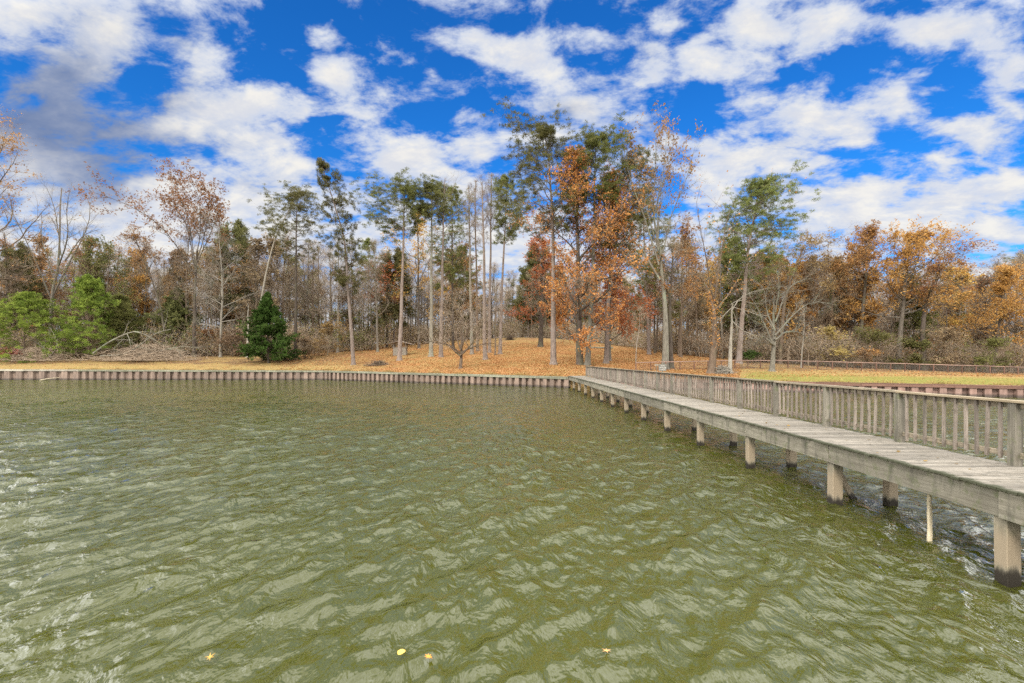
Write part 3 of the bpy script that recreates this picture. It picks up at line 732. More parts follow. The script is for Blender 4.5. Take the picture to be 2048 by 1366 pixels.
def build_small():
    rng = np.random.default_rng(31)
    # little roofed shelter by the pine
    Y = hit(800, 711); c = at(801, Y + .9); k = Y / F
    e = empty('well_shelter', 'small weathered shelter with low gabled roof and block base, behind a pine', 'shelter', c)
    w, dp = 50 * k * .48, 1.3
    base = MB(); base.box((-w * .55, -dp * .6, -.4), (w * .52, dp * .6, 14 * k), .5)
    base.build('block_base', M['stone'], e)
    for sx in (-w * .52, w * .50):
        for sy in (-dp * .55, dp * .55):
            p = MB(); p.beam((sx, sy, 13 * k), (sx * 1.02, sy, 22.5 * k), .13, .13, rng.random()); p.build('post', M['shed'], e)
    b = MB(); b.beam((-w * .6, -dp * .55, 15.3 * k), (w * .6, -dp * .55, 15.3 * k), .1, .16, .7); b.build('rail', M['shed'], e)
    r = MB()
    for sg in (-1, 1):
        for i in range(9):
            x0, x1 = sg * w * i / 9 * 1.02, sg * w * (i + 1) / 9 * 1.05
            z0, z1 = 27.5 * k - abs(x0) / w * 6 * k, 27.5 * k - abs(x1) / w * 6 * k
            r.beam((x0, -dp * .95, z0 + rng.normal(0, .012)), (x0, dp * .95, z0 + rng.normal(0, .012)), .05, .05, rng.random())
            lo = [(x0, -dp, z0), (x1, -dp, z1), (x1, dp, z1), (x0, dp, z0)]
            v = lo + [(x, y, z + .06) for x, y, z in lo]
            r.add(v, [(0, 3, 2, 1), (4, 5, 6, 7), (0, 1, 5, 4), (1, 2, 6, 5), (2, 3, 7, 6), (3, 0, 4, 7)], 0, rng.random())
    r.build('roof', M['roof'], e)
    # sign by the pier head
    Y = 57.0; c = at(1325, Y); k = Y / F
    e = empty('sign', 'small grey board sign with three worn white lines of writing, beyond the pier railing', 'sign', c)
    zc = W(1325, 735, Y)[2] - c[2]; hw, hh = 7.6 * k, 6.8 * k
    p = MB(); p.beam((0, .07, -.4), (0, .07, zc + hh + .1), .12, .1, .4); p.build('post', M['post'], e)
    bd = MB(); bd.box((-hw, -.02, zc - hh), (hw, .02, zc + hh), .5); bo = bd.build('board', M['signboard'], e)
    tx = MB()
    for row, (zz, hgt, n) in enumerate(((.55, .17, 6), (-.02, .2, 9), (-.58, .2, 8))):
        wtot = hw * (1.1 if row == 0 else 1.65); cw = wtot / n
        for i in range(n):
            x = -wtot / 2 + cw * (i + .5) + (hw * .05 if row == 0 else 0); z = zc + zz * hh; h2 = hgt * hh * .8
            s = cw * .36; th = .03
            kind = int(rng.integers(4))
            tx.beam((x - s, -.028, z - h2), (x - s * (0 if kind == 0 else 1), -.028, z + h2), .012, th)
            if kind != 2: tx.beam((x + s, -.028, z - h2), (x + s * (0 if kind == 0 else 1), -.028, z + h2), .012, th)
            if kind in (1, 2, 3): tx.beam((x - s, -.028, z + h2 * (1 if kind == 2 else 0)), (x + s, -.028, z + h2 * (1 if kind == 2 else 0)), .012, th)
            if kind in (2, 3): tx.beam((x - s, -.028, z - h2), (x + s, -.028, z - h2), .012, th)
    tx.build('lettering', M['paint'], bo)
    # little pale pointer board beside the sign
    c2 = at(1313, Y + .5)
    e = empty('pointer_board', 'small pale board on a thin post just left of the grey sign', 'sign', c2)
    zz = W(1313, 730, Y + .5)[2] - c2[2]
    p = MB(); p.beam((0, .05, -.3), (0, .05, zz), .06, .06, .3); p.build('post', M['post'], e)
    p = MB(); p.box((-.2, -.01, zz - .08), (.2, .02, zz + .1), .6); p.build('board', M['stone'], e)
    # peeled stake standing in the water
    mb = MB(); x, y = 6.98, 8.42
    zs = np.array([-1.2, 0, .12, .22, .36, .50, .53, .62, .76, .9, 1.0]); 
    P = np.stack([np.array([0, 0, .004, .006, .004, 0, .003, -.004, -.002, .004, .002]), np.zeros(11), zs], 1); Rr = np.array([.047, .047, .050, .044, .046, .048, .042, .04, .04, .030, .018]) * .78
    mb.tubes(P, Rr, 9, 0, .8); o = mb.build('wooden_stake', M['stake']); o.location = (x, y, 0)
    tag(o, 'peeled pale wooden stake standing in the water beside the pier', 'stake')
    mb = MB(); P = spline([(0, 0, 0), (.0, -1.0, -.42), (.02, -1.9, -.74), (.04, -2.7, -1.1)], 12); mb.tubes(P, np.full(12, .007), 5); o = mb.build('cable', M['wire']); o.location = (7.72, 9.85, .88)
    tag(o, 'thin dark cable slanting from under the pier deck into the water', 'cable')
    # stick leaning on the far wall
    mb = MB(); mb.tubes(spline([(0, 0, 0), (1.2, .1, .22), (2.6, .25, .36)], 8), np.linspace(.08, .04, 8), 6, 0, .3); o = mb.build('driftwood_stick', M['stake']); o.location = W(80, 760.4, 73.8)
    tag(o, 'pale driftwood stick floating against the far seawall', 'stick')
    # floating leaves
    def leaf(px, py, size, pts, mat, name, label, rz, curl=.25):
        Y = H * F / (py - CY); p = W(px, py, Y)
        bm = MB(); pts = np.array(pts, float) * size
        n = len(pts); c = np.array([0, 0.0])
        v = [(0, 0, .012)] + [(x, y, .012 + curl * (x * x + y * y) ** .5 * .25) for x, y in pts]
        f = [(0, i + 1, (i + 1) % n + 1, 0) for i in range(n)]
        me = bpy.data.meshes.new(name); me.from_pydata([tuple(q) for q in v], [], [q[:3] for q in f]); 
        at_ = me.attributes.new('tint', 'FLOAT', 'POINT'); at_.data.foreach_set('value', np.full(len(v), .75, np.float32)); me.materials.append(mat)
        o = link(bpy.data.objects.new(name, me)); o.location = (p[0], p[1], .035); o.rotation_euler = (0.1, -.08, rz); s = o.modifiers.new('thick', 'SOLIDIFY'); s.thickness = .002
        tag(o, label, 'leaf')
    oak = [(0, -1.3), (.12, -.5), (.55, -.75), (.3, -.25), (.95, -.05), (.35, .12), (.75, .7), (.22, .45), (.05, 1.15), (-.2, .5), (-.7, .75), (-.33, .15), (-.9, 0), (-.3, -.25), (-.5, -.7), (-.12, -.5)]
    rnd = [(math.cos(a) * (1 + .18 * math.cos(3 * a)), math.sin(a) * (1 + .15 * math.sin(2 * a))) for a in np.linspace(0, 6.28, 14)[:-1]]
    thin = [(0, -1.4), (.1, -.3), (.8, -.5), (.25, 0), (1.0, .65), (.15, .3), (.1, 1.35), (-.15, .3), (-.9, .4), (-.2, -.05), (-.6, -.8), (-.1, -.35)]
    leaf(420, 1323, .050, thin, L['gold'], 'floating_leaf', 'spiky thin orange leaf floating alone on the open water', .5)
    leaf(802, 1313, .040, rnd, L['straw'] if False else FL['yellow'], 'floating_leaf', 'round yellow leaf floating on the water beside a darker orange one', .2)
    leaf(857, 1322, .040, oak, FL['orange'], 'floating_leaf', 'deep orange lobed leaf floating just right of the yellow one', 1.0)
    leaf(1213, 1310, .042, thin, FL['tan'], 'floating_leaf', 'pale tan leaf half sunk in the rippled water nearer the pier', 2.1, .1)

FL = dict(yellow=plain('yellow_leaf', (.58, .38, .07)), orange=plain('deep_orange_leaf', (.62, .22, .025)), tan=plain('tan_leaf', (.50, .26, .09)))

def tangle(rng, n, sx, sy, sz, ln=(.5, 1.6), r=(.008, .03)):
    """a heap of loose sticks, widest at the bottom"""
    P = np.empty((n, 4, 3)); 
    h = rng.random(n) ** 1.8
    c = np.stack([rng.normal(0, .42, n) * sx * (1 - .7 * h), rng.normal(0, .42, n) * sy * (1 - .7 * h), h * sz], 1)
    d = rng.normal(size=(n, 3)); d[:, 2] *= .35; d /= np.linalg.norm(d, axis=1, keepdims=True)
    l = rng.uniform(*ln, n)[:, None]
    for k in range(4):
        P[:, k] = c + d * l * (k / 3 - .5) + rng.normal(0, .05, (n, 3)) * k
    P[..., 2] = np.maximum(P[..., 2], -.05)
    R0 = rng.uniform(*r, n)[:, None] * np.linspace(1, .4, 4)[None]
    return P, R0

def build_brush():
    rng = np.random.default_rng(77)
    def heap(px, py, wpx, hpx, n, label, mat, cat='brush pile', Y=None, **kw):
        Y = Y or hit(px, py); k = Y / F; b = at(px, Y)
        P, Rr = tangle(rng, n, wpx * k / 2, wpx * k / 3, hpx * k, **kw)
        mb = MB(); mb.tubes(P, Rr, 4, 0, rng.random(n)); o = mb.build('brush_pile', mat); o.location = b
        tag(o, label, cat); return o
    heap(757, 731, 62, 8, 420, 'low heap of brown sticks on the grass beside a pine trunk', B['brown'], ln=(.4, 1.5), r=(.01, .03))
    heap(1446, 747, 44, 13, 420, 'tangle of bleached sticks between two trunks beyond the pier railing', B['pale'], ln=(.4, 1.4), r=(.012, .035))
    heap(560, 720, 120, 5, 300, 'thin line of dry sticks lying in front of the dark cedar', B['brown'], ln=(.6, 2.), r=(.012, .03))
    heap(1020, 680, 22, 9, 220, 'small bushy heap of twigs on top of the leafy rise', B['brown'], ln=(.5, 1.6), r=(.012, .04))
    heap(300, 717, 230, 30, 2600, 'large tangle of grey brush heaped along the wood edge', B['twig'], Y=88, ln=(.8, 3.2), r=(.012, .035))
    heap(80, 716, 170, 26, 1300, 'grey brush heaped at the feet of the bright green pines', B['twig'], Y=87, ln=(.8, 2.6), r=(.012, .035))
    Y = 86.
    def limb(pts, r, label, seed):
        b = at(pts[0][0], Y); rg = np.random.default_rng(seed)
        l = [W(x, y, Y) - b + [0, rg.normal(0, .4), 0] for x, y in pts]
        P = spline(l, 10)[None]; Rr = np.linspace(r, r * .35, 10)[None]
        mb = MB(); mb.tubes(P, Rr, 7)
        A, AR = kids(rg, P, Rr, 7, .3, 1., .7, lambda t, d, pl: pl * .3 + .2, 5, .15, .03, .6); A2, AR2 = kids(rg, A, AR, 5, .3, 1., .7, lambda t, d, pl: pl * .4 + .2, 4, .18, 0, .6)
        mb.tubes(A, AR, 5); mb.tubes(A2, AR2, 3)
        o = mb.build('fallen_branch', B['moss']); o.location = b; tag(o, label, 'branch', 'fallen branches in the brush')
    limb([(185, 707), (215, 684), (262, 664), (290, 668), (308, 680)], .17, 'arching pale fallen branch rising from the brush, top bent over', 1)
    limb([(200, 712), (250, 708), (282, 690), (318, 668), (336, 658)], .15, 'pale fallen branch slanting up to a forked tip above the brush', 2)
    limb([(215, 705), (240, 695), (246, 677)], .10, 'short upright pale fallen branch between two longer ones', 3)
    limb([(105, 716), (88, 696), (72, 690), (63, 680)], .12, 'pale crooked fallen branch in front of the lowest bright green pine boughs', 4)
    limb([(108, 708), (120, 692), (112, 675), (98, 655)], .10, 'bent grey fallen branch propped up beside the crooked one', 5)
    limb([(270, 712), (320, 700), (372, 694), (405, 696)], .09, 'long flat grey fallen branch lying across the brush end', 6)
    # an old log near the top of the rise
    mb = MB(); P = spline([(-2.6, .4, .14), (0, 0, .16), (3.0, -.3, .12)], 8); mb.tubes(P, np.full(8, .15), 8); o = mb.build('fallen_log', B['moss']); o.location = at(1195, hit(1195, 697)); tag(o, 'mossy fallen log lying on the leaves behind the orange oak', 'log')

# ------------------------------------------------------------------ hero trees
def build_trees():
    T = plant_tree
    # ---- the bank on the left
    T('oak_tree', 'tall oak with sparse orange leaves at the far left, limbs reaching in over the bank', 'oak', (-35, 722), (-15, 205), .42, 150, 125, 600, 'copper', 'brown', dens=.26, detail=1.5, nl=20, mid=[(-30, 500)], leafsz=1.15)
    T('bare_tree', 'grey bare tree with wide crooked limbs behind the bright green pines', 'bare', (100, 714), (128, 372), .34, 60, 70, 560, None, 'grey', mid=[(104, 590), (116, 520)],
      limbs=[[(106, 590), (130, 525), (150, 470), (162, 415), (150, 375)], [(118, 530), (165, 480), (178, 430), (200, 395)], [(104, 600), (80, 520), (55, 450), (40, 415)], [(122, 510), (128, 440), (120, 390), (108, 370)], [(130, 520), (175, 475), (215, 462)], [(110, 560), (70, 480), (66, 420)]], detail=1.2)
    T('bare_tree', 'dark trunked bare tree with russet twigs at the left edge below the tall oak', 'oak', (14, 716), (8, 440), .3, 60, 70, 600, 'copper', 'dark', dens=.2)
    T('oak_tree', 'copper leaved oak with windswept crown standing clear above the left wood', 'oak', (389, 714), (396, 500), .42, 80, 60, 520, 'rust', 'dark', mid=[(390, 600), (391, 540)],
      limbs=[[(391, 545), (352, 440), (305, 385), (262, 352)], [(392, 530), (375, 430), (352, 375), (335, 332)], [(393, 520), (405, 430), (398, 370), (372, 335)], [(391, 550), (340, 460), (285, 420), (232, 402)], [(393, 530), (425, 450), (436, 410), (425, 380)], [(393, 525), (410, 440), (418, 390), (405, 352)], [(392, 540), (368, 450), (330, 400), (318, 350)]], dens=1.7, detail=1.4, leafsz=1.15)
    T('oak_tree', 'smaller rusty oak leaning left below the windswept copper crown', 'oak', (330, 708), (270, 450), .26, 55, 60, 560, 'rust', 'dark', Y=95, dens=.4, mid=[(320, 620)])
    T('bare_tree', 'pale grey bare tree with drooping white lower branches in front of the left wood', 'bare', (441, 714), (440, 425), .24, 72, 72, 660, None, 'pale', detail=1.1, droop=.045, nl=22, mid=[(443, 560)])
    T('dead_snag', 'short broken pale dead trunk beside the dark cedar', 'dead', (494, 716), (493, 604), .24, 6, 6, 615, None, 'pale', nl=3, cat='dead tree', Y=92)
    T('cedar_tree', 'dense dark green cedar of cone shape standing on the left bank', 'cedar', (537, 718), (534, 586), .16, 43, 46, 716, 'cedar', 'dark', Y=84)
    T('pine_tree', 'leaning pale trunked pine rising behind the dark cedar', 'pine', (512, 704), (590, 372), .30, 48, 50, 480, 'darkpine', 'pale', mid=[(520, 610), (552, 480)], Y=96, nl=22, dens=.75)
    T('pine_tree', 'dark ragged pine with a thin crown right of the leaning trunk', 'pine', (591, 707), (594, 372), .34, 42, 55, 520, 'darkpine', 'dark', Y=91, dens=.5, stubs=14, nl=26)
    T('pine_tree', 'tall narrow pine leaning left, its pale trunk nearest the water', 'pine', (707, 730), (647, 322), .30, 34, 38, 590, 'darkpine', 'pine', mid=[(699, 600), (690, 480), (668, 390)], dens=.75, nl=34)
    T('pine_tree', 'small round topped pine far behind the left leaning pine', 'pine', (735, 695), (735, 475), .22, 22, 24, 560, 'pine', 'grey', Y=125, nl=20)
    for px, py, top, w, lab in ((48, 721, 585, 66, 'bright lime green young pine nearest the left picture edge'), (178, 719, 552, 58, 'bright lime green young pine in the middle of the green clump'), ):
        T('young_pine', lab, 'young', (px, py), (px + 4, top), .16, w, w, py - 3, 'lime', 'brown', dens=.7, nl=46, detail=1.3, leafsz=1.1)
    T('young_pine', 'darker green young pine on the right of the bright green clump', 'young', (236, 714), (238, 590), .14, 42, 42, 706, 'olive', 'brown', nl=42, leafsz=1.2)
    T('magnolia_tree', 'dark evergreen tree between the green pines and the pale bare tree', 'cedar', (350, 712), (352, 575), .18, 56, 46, 706, 'darkpine', 'dark', Y=98)
    T('oak_tree', 'olive brown twiggy tree behind the bright green pines', 'oak', (205, 708), (212, 490), .24, 58, 52, 650, 'olive', 'brown', Y=97, dens=.9)
    T('oak_tree', 'reddish oak glowing behind the olive tree on the left', 'oak', (150, 704), (160, 480), .24, 50, 60, 640, 'copper', 'brown', Y=106, dens=.8)
    T('maple_tree', 'yellow brown tree behind the pale broken trunk', 'oak', (482, 702), (490, 490), .24, 52, 45, 640, 'gold', 'grey', Y=112, dens=.9)
    T('oak_tree', 'dull gold tree left of the dark ragged pine', 'oak', (425, 706), (420, 500), .24, 45, 45, 640, 'straw', 'grey', Y=115, dens=.8)
    # ---- pines and bare trunks in the middle
    T('pine_tree', 'straight pine with a rounded green crown beside the small shelter', 'pine', (799, 711), (808, 345), .36, 80, 45, 470, 'pine', 'pine', mid=[(806, 500)], stubs=10, nl=34, Y=81)
    T('pine_tree', 'pine with a pale scarred trunk and dull crown, left of the dead pine', 'pine', (862, 713), (862, 358), .36, 36, 40, 440, 'darkpine', 'moss', stubs=16, nl=26, dens=.9)
    T('dead_pine', 'dead pine with a bare forked spire taller than its neighbours', 'dead', (882, 714), (889, 330), .34, 42, 60, 470, None, 'pine', nl=22, stubs=0, cat='dead tree')
    T('pine_tree', 'pine with bright low green sprays behind the dead pine', 'pine', (906, 700), (903, 372), .30, 48, 52, 585, 'pine', 'dark', Y=104, nl=36)
    T('bare_tree', 'tall thin bare trunk, left one of the close cluster of bare trunks', 'bare', (944, 707), (938, 368), .30, 22, 24, 500, None, 'grey', nl=14, Y=86)
    T('bare_tree', 'bare trunk leaning against the cluster, second from its left', 'bare', (955, 703), (952, 362), .26, 24, 22, 480, None, 'brown', nl=14, Y=92)
    T('bare_tree', 'tall grey bare trunk standing nearest in the cluster of bare trunks', 'bare', (971, 719), (964, 352), .34, 26, 28, 500, None, 'pine', nl=14)
    T('bare_tree', 'reddish bare trunk just behind the nearest one of the cluster', 'bare', (979, 705), (984, 345), .30, 22, 30, 480, None, 'pine', nl=15, Y=89)
    T('pine_tree', 'pine with green tufts right of the cluster of bare trunks', 'pine', (1000, 708), (1014, 346), .32, 32, 50, 490, 'pine', 'pine', mid=[(1006, 560), (1010, 480)], stubs=10, nl=26)
    T('bare_tree', 'slender sapling between the cluster of bare trunks and the green tufted pine', 'bare', (990, 710), (993, 560), .14, 10, 12, 620, None, 'brown', nl=8, detail=.8)
    T('fruit_tree', 'low bare fruit tree with a short trunk on the leafy bank near the seawall', 'bare', (921, 737), (921, 640), .24, 55, 55, 715, None, 'brown', mid=[(921, 712), (922, 690)],
      limbs=[[(921, 712), (905, 697), (885, 680), (868, 630)], [(921, 710), (938, 697), (955, 670), (972, 630)], [(921, 700), (912, 670), (900, 620), (898, 590)], [(922, 698), (935, 660), (942, 620), (945, 585)], [(921, 706), (950, 690), (985, 683), (1000, 690)], [(921, 695), (925, 650), (918, 610), (922, 580)], [(921, 706), (895, 690), (862, 685), (850, 670)]], detail=1.1)
    T('oak_tree', 'golden orange oak glowing between the round crowned pine and the dead pine', 'oak', (838, 700), (835, 420), .28, 60, 55, 640, 'gold', 'dark', Y=106, dens=.7)
    T('oak_tree', 'small orange tree behind the shelter pine', 'oak', (775, 698), (778, 510), .20, 42, 40, 620, 'orange', 'dark', Y=112, dens=.6)
    T('oak_tree', 'orange tree behind the low bare fruit tree', 'oak', (925, 693), (930, 480), .22, 50, 42, 640, 'copper', 'grey', Y=112, dens=.55)
    T('pine_tree', 'tallest pine with a broad open crown above the orange oak', 'pine', (1107, 729), (1090, 240), .40, 92, 66, 470, 'darkpine', 'pine', mid=[(1104, 560), (1101, 430)], stubs=18, nl=36, dens=.85, detail=1.2)
    T('pine_tree', 'pine with a compact round top next to the tallest pine', 'pine', (1175, 731), (1190, 254), .36, 44, 55, 405, 'pine', 'moss', mid=[(1180, 600), (1187, 400)], stubs=16, nl=30, dens=.9)
    T('sapling', 'straight thin dark sapling trunk in front of the orange oak', 'bare', (1154, 728), (1152, 600), .12, 8, 8, 610, None, 'grey', nl=6, detail=.7)
    T('oak_tree', 'broad orange leaved oak with low drooping boughs beyond the pier head', 'oak', (1160, 713), (1150, 300), .42, 86, 102, 690, 'orange', 'dark', Y=66.5, dens=.85, detail=1.4, nl=38, leafsz=1.02)
    T('oak_tree', 'rust orange oak with a flared dark trunk on the rise', 'oak', (1081, 691), (1086, 470), .52, 62, 50, 655, 'orange', 'dark', dens=.75, nl=20, Y=102)
    T('oak_tree', 'orange oak wrapped round the second pine trunk near the pier head', 'oak', (1219, 722), (1222, 350), .24, 66, 72, 690, 'orange', 'grey', dens=.9, detail=1.3, nl=34, leafsz=1.)
    T('pine_tree', 'green pine behind the orange oaks with a leaning crown', 'pine', (1212, 727), (1262, 300), .34, 40, 55, 520, 'olive', 'pine', mid=[(1216, 600), (1240, 430)], nl=30, dens=.7)
    T('pine_tree', 'reddish trunked pine with ragged green sprays behind the twin trunk tree', 'pine', (1298, 709), (1288, 370), .32, 52, 58, 640, 'olive', 'pine', nl=38, dens=.8, Y=88)
    # ---- the tall trees beside the pier head
    T('sweetgum_tree', 'very tall half bare tree with a thick pale trunk and brown leaves at its top', 'oak', (1330, 738), (1316, 480), .46, 70, 75, 500, 'rust', 'moss', mid=[(1329, 640), (1322, 540)],
      limbs=[[(1318, 530), (1290, 430), (1262, 340), (1244, 245)], [(1317, 500), (1300, 420), (1282, 320), (1276, 235)], [(1317, 500), (1312, 420), (1335, 340), (1350, 245)], [(1316, 480), (1330, 380), (1365, 320), (1388, 270)], [(1316, 480), (1305, 390), (1310, 300), (1308, 225)], [(1320, 560), (1290, 500), (1265, 455), (1250, 400)], [(1318, 520), (1345, 430), (1375, 360), (1392, 300)], [(1317, 490), (1318, 400), (1330, 310), (1335, 250)]], dens=.5, detail=1.25, leafsz=1.2)
    T('bare_tree', 'dark second trunk grown close beside the very tall half bare tree', 'bare', (1343, 738), (1344, 470), .30, 40, 62, 600, 'copper', 'dark', mid=[(1340, 620)], dens=.12, Y=64)
    T('dead_tree', 'dying tree with orange leaves along its thick forked trunk', 'dead', (1422, 747), (1427, 575), .46, 40, 60, 620, 'orange', 'brown', mid=[(1430, 690), (1428, 620)],
      limbs=[[(1428, 600), (1415, 520), (1402, 440), (1388, 380), (1402, 340)], [(1428, 605), (1436, 510), (1447, 430), (1466, 380), (1484, 352)], [(1430, 560), (1436, 520), (1443, 485), (1441, 470)], [(1428, 600), (1390, 520), (1360, 470), (1345, 420)], [(1428, 620), (1460, 590), (1490, 560), (1520, 520)]], vine=True, cat='tree', stubs=0)
    T('dead_tree', 'pale dead trunk with bleached branches hanging over the fence', 'bare', (1460, 746), (1461, 600), .26, 30, 60, 640, None, 'pale', mid=[(1464, 680)],
      limbs=[[(1462, 620), (1485, 585), (1515, 592), (1545, 590), (1575, 575)], [(1462, 605), (1500, 620), (1528, 640), (1545, 665)], [(1462, 640), (1490, 660), (1520, 668), (1560, 680)], [(1461, 600), (1500, 570), (1550, 555), (1590, 560)], [(1462, 612), (1478, 640), (1485, 670), (1500, 690)], [(1462, 610), (1430, 640), (1400, 640)]], droop=.06, cat='dead tree', detail=.9)
    T('pine_tree', 'wide crowned green pine right of the dying tree', 'pine', (1478, 722), (1520, 350), .40, 58, 72, 545, 'pine', 'pine', mid=[(1486, 600), (1497, 490)], nl=44, dens=.9, Y=76, stubs=6, detail=1.1)
    T('bare_tree', 'dark footed tree with twisted pale limbs standing on the lawn by the fence', 'bare', (1544, 742), (1552, 585), .32, 60, 75, 680, None, 'moss', mid=[(1550, 670)],
      limbs=[[(1548, 690), (1520, 640), (1500, 600), (1480, 570)], [(1550, 660), (1535, 610), (1530, 570), (1500, 545)], [(1550, 670), (1590, 620), (1620, 600), (1660, 610)], [(1551, 640), (1575, 580), (1600, 555), (1640, 545)], [(1551, 620), (1556, 570), (1548, 530)], [(1549, 680), (1585, 660), (1625, 660), (1650, 680)], [(1548, 690), (1515, 675), (1490, 690)]], detail=1.1)
    T('oak_tree', 'brown twiggy tree fanning out behind the twisted pale limbs', 'oak', (1560, 724), (1608, 455), .34, 60, 92, 600, 'straw', 'brown', Y=84, dens=.3, mid=[(1570, 600)], detail=1.3, nl=20)
    T('oak_tree', 'russet oak rising just left of the big golden oak', 'oak', (1715, 735), (1738, 445), .36, 55, 42, 610, 'copper', 'dark', Y=86, dens=.8, nl=20, detail=1.15)
    T('oak_tree', 'reddish brown low oak behind the lawn fence, left of the russet oak', 'oak', (1660, 733), (1662, 520), .28, 48, 45, 620, 'rust', 'brown', Y=90, dens=.8)
    T('oak_tree', 'big round golden oak above the lawn fence', 'oak', (1795, 737), (1815, 448), .44, 78, 88, 640, 'gold', 'grey', Y=84, dens=1.15, detail=1.35, nl=24, leafsz=1.1)
    T('oak_tree', 'dark trunked half bare tree spreading right of the golden oak', 'oak', (1848, 738), (1895, 470), .42, 60, 92, 620, 'copper', 'dark', Y=82, dens=.4, mid=[(1850, 620)], detail=1.2)
    T('oak_tree', 'yellow gold tree at the right edge behind the fence', 'oak', (1985, 742), (2005, 530), .32, 66, 62, 690, 'gold', 'dark', Y=82, dens=1.0, detail=1.2, nl=22)
    T('oak_tree', 'orange gold tree cut off by the right picture edge', 'oak', (2085, 744), (2075, 515), .32, 70, 60, 690, 'gold', 'dark', Y=84, dens=1.0)
    T('pine_tree', 'dark pine top showing above the gold trees at the right edge', 'pine', (2065, 738), (2060, 500), .3, 42, 42, 580, 'darkpine', 'pine', Y=112)
    T('young_oak', 'thin crooked sapling beside the start of the fence', 'bare', (1272, 739), (1285, 610), .07, 16, 16, 660, None, 'grey', mid=[(1274, 700), (1280, 660)], nl=7, detail=.8)
    T('sapling', 'thin pale sapling standing behind the lawn fence', 'bare', (1602, 740), (1605, 600), .10, 14, 14, 660, None, 'pale', nl=8, detail=.8, Y=72)
    T('bare_tree', 'brown twiggy tree filling the gap between the thick pale trunk and the dying tree', 'oak', (1362, 714), (1366, 430), .22, 46, 44, 620, 'copper', 'brown', Y=84, dens=.22, detail=1.2, nl=20)
    T('bare_tree', 'bare brown tree just left of the dying tree, farther up the rise', 'bare', (1394, 713), (1392, 470), .20, 36, 36, 640, None, 'brown', Y=92, nl=18)
    T('oak_tree', 'orange tinted thin tree behind the thick pale trunk', 'oak', (1312, 708), (1318, 520), .18, 42, 40, 660, 'orange', 'brown', Y=96, dens=.35, nl=18)
    T('bare_tree', 'bare brown tree between the dying tree and the wide crowned pine', 'bare', (1446, 718), (1440, 450), .22, 40, 40, 620, None, 'grey', Y=90, nl=20)
    # bushes that can be told apart
    def bush(px, py, top, w, leaf, lab, Y=None, dens=1., bark='brown'):
        T('bush', lab, 'oak', (px, py), (px, top + 10), .07, w, w, py - 3, leaf, bark, Y=Y, dens=dens * .5, nl=13, cat='bush', leafsz=1.15, lv=(.35, 1.5))
    bush(1750, 742, 640, 52, 'olive', 'olive green bush with orange tips behind the lawn fence', 80, 1.2)
    bush(1660, 740, 640, 48, 'straw', 'straw coloured twiggy bush behind the lawn fence', 79, .5)
    bush(1830, 744, 655, 45, 'olive', 'dull green bush below the golden oak', 79, 1.)
    bush(1905, 745, 640, 50, 'brown', 'brown twiggy bush right of the dull green bush', 79, .9)
    bush(1985, 747, 660, 48, 'olive', 'olive bush below the yellow gold tree at the right', 78, .8)
    bush(1725, 741, 680, 34, 'copper', 'small orange bush glowing low behind the lawn fence', 78, .5)
    bush(1500, 727, 690, 18, 'cedar', 'small dark green bush at the foot of the wide crowned pine', 82, 1.2)
    bush(30, 718, 680, 36, 'red', 'low red leaved bush below the bright green pines', 86, .55)
    bush(655, 712, 620, 40, 'straw', 'yellowish bush between the dark ragged pine and the left leaning pine', 94, .9)
    bush(610, 716, 650, 40, 'brown', 'dry brown bush right of the dark cedar', 90, .8)
    bush(700, 704, 600, 45, 'olive', 'olive green thicket bush behind the left leaning pine', 104, 1.1)
    bush(750, 700, 610, 42, 'darkpine', 'dark green thicket bush left of the shelter', 106, 1.1)
    bush(465, 716, 650, 30, 'brown', 'brown bush between the pale bare tree and the cedar', 93, .8)
    bush(415, 714, 640, 35, 'rust', 'rusty bush behind the brush heap', 95, .7)

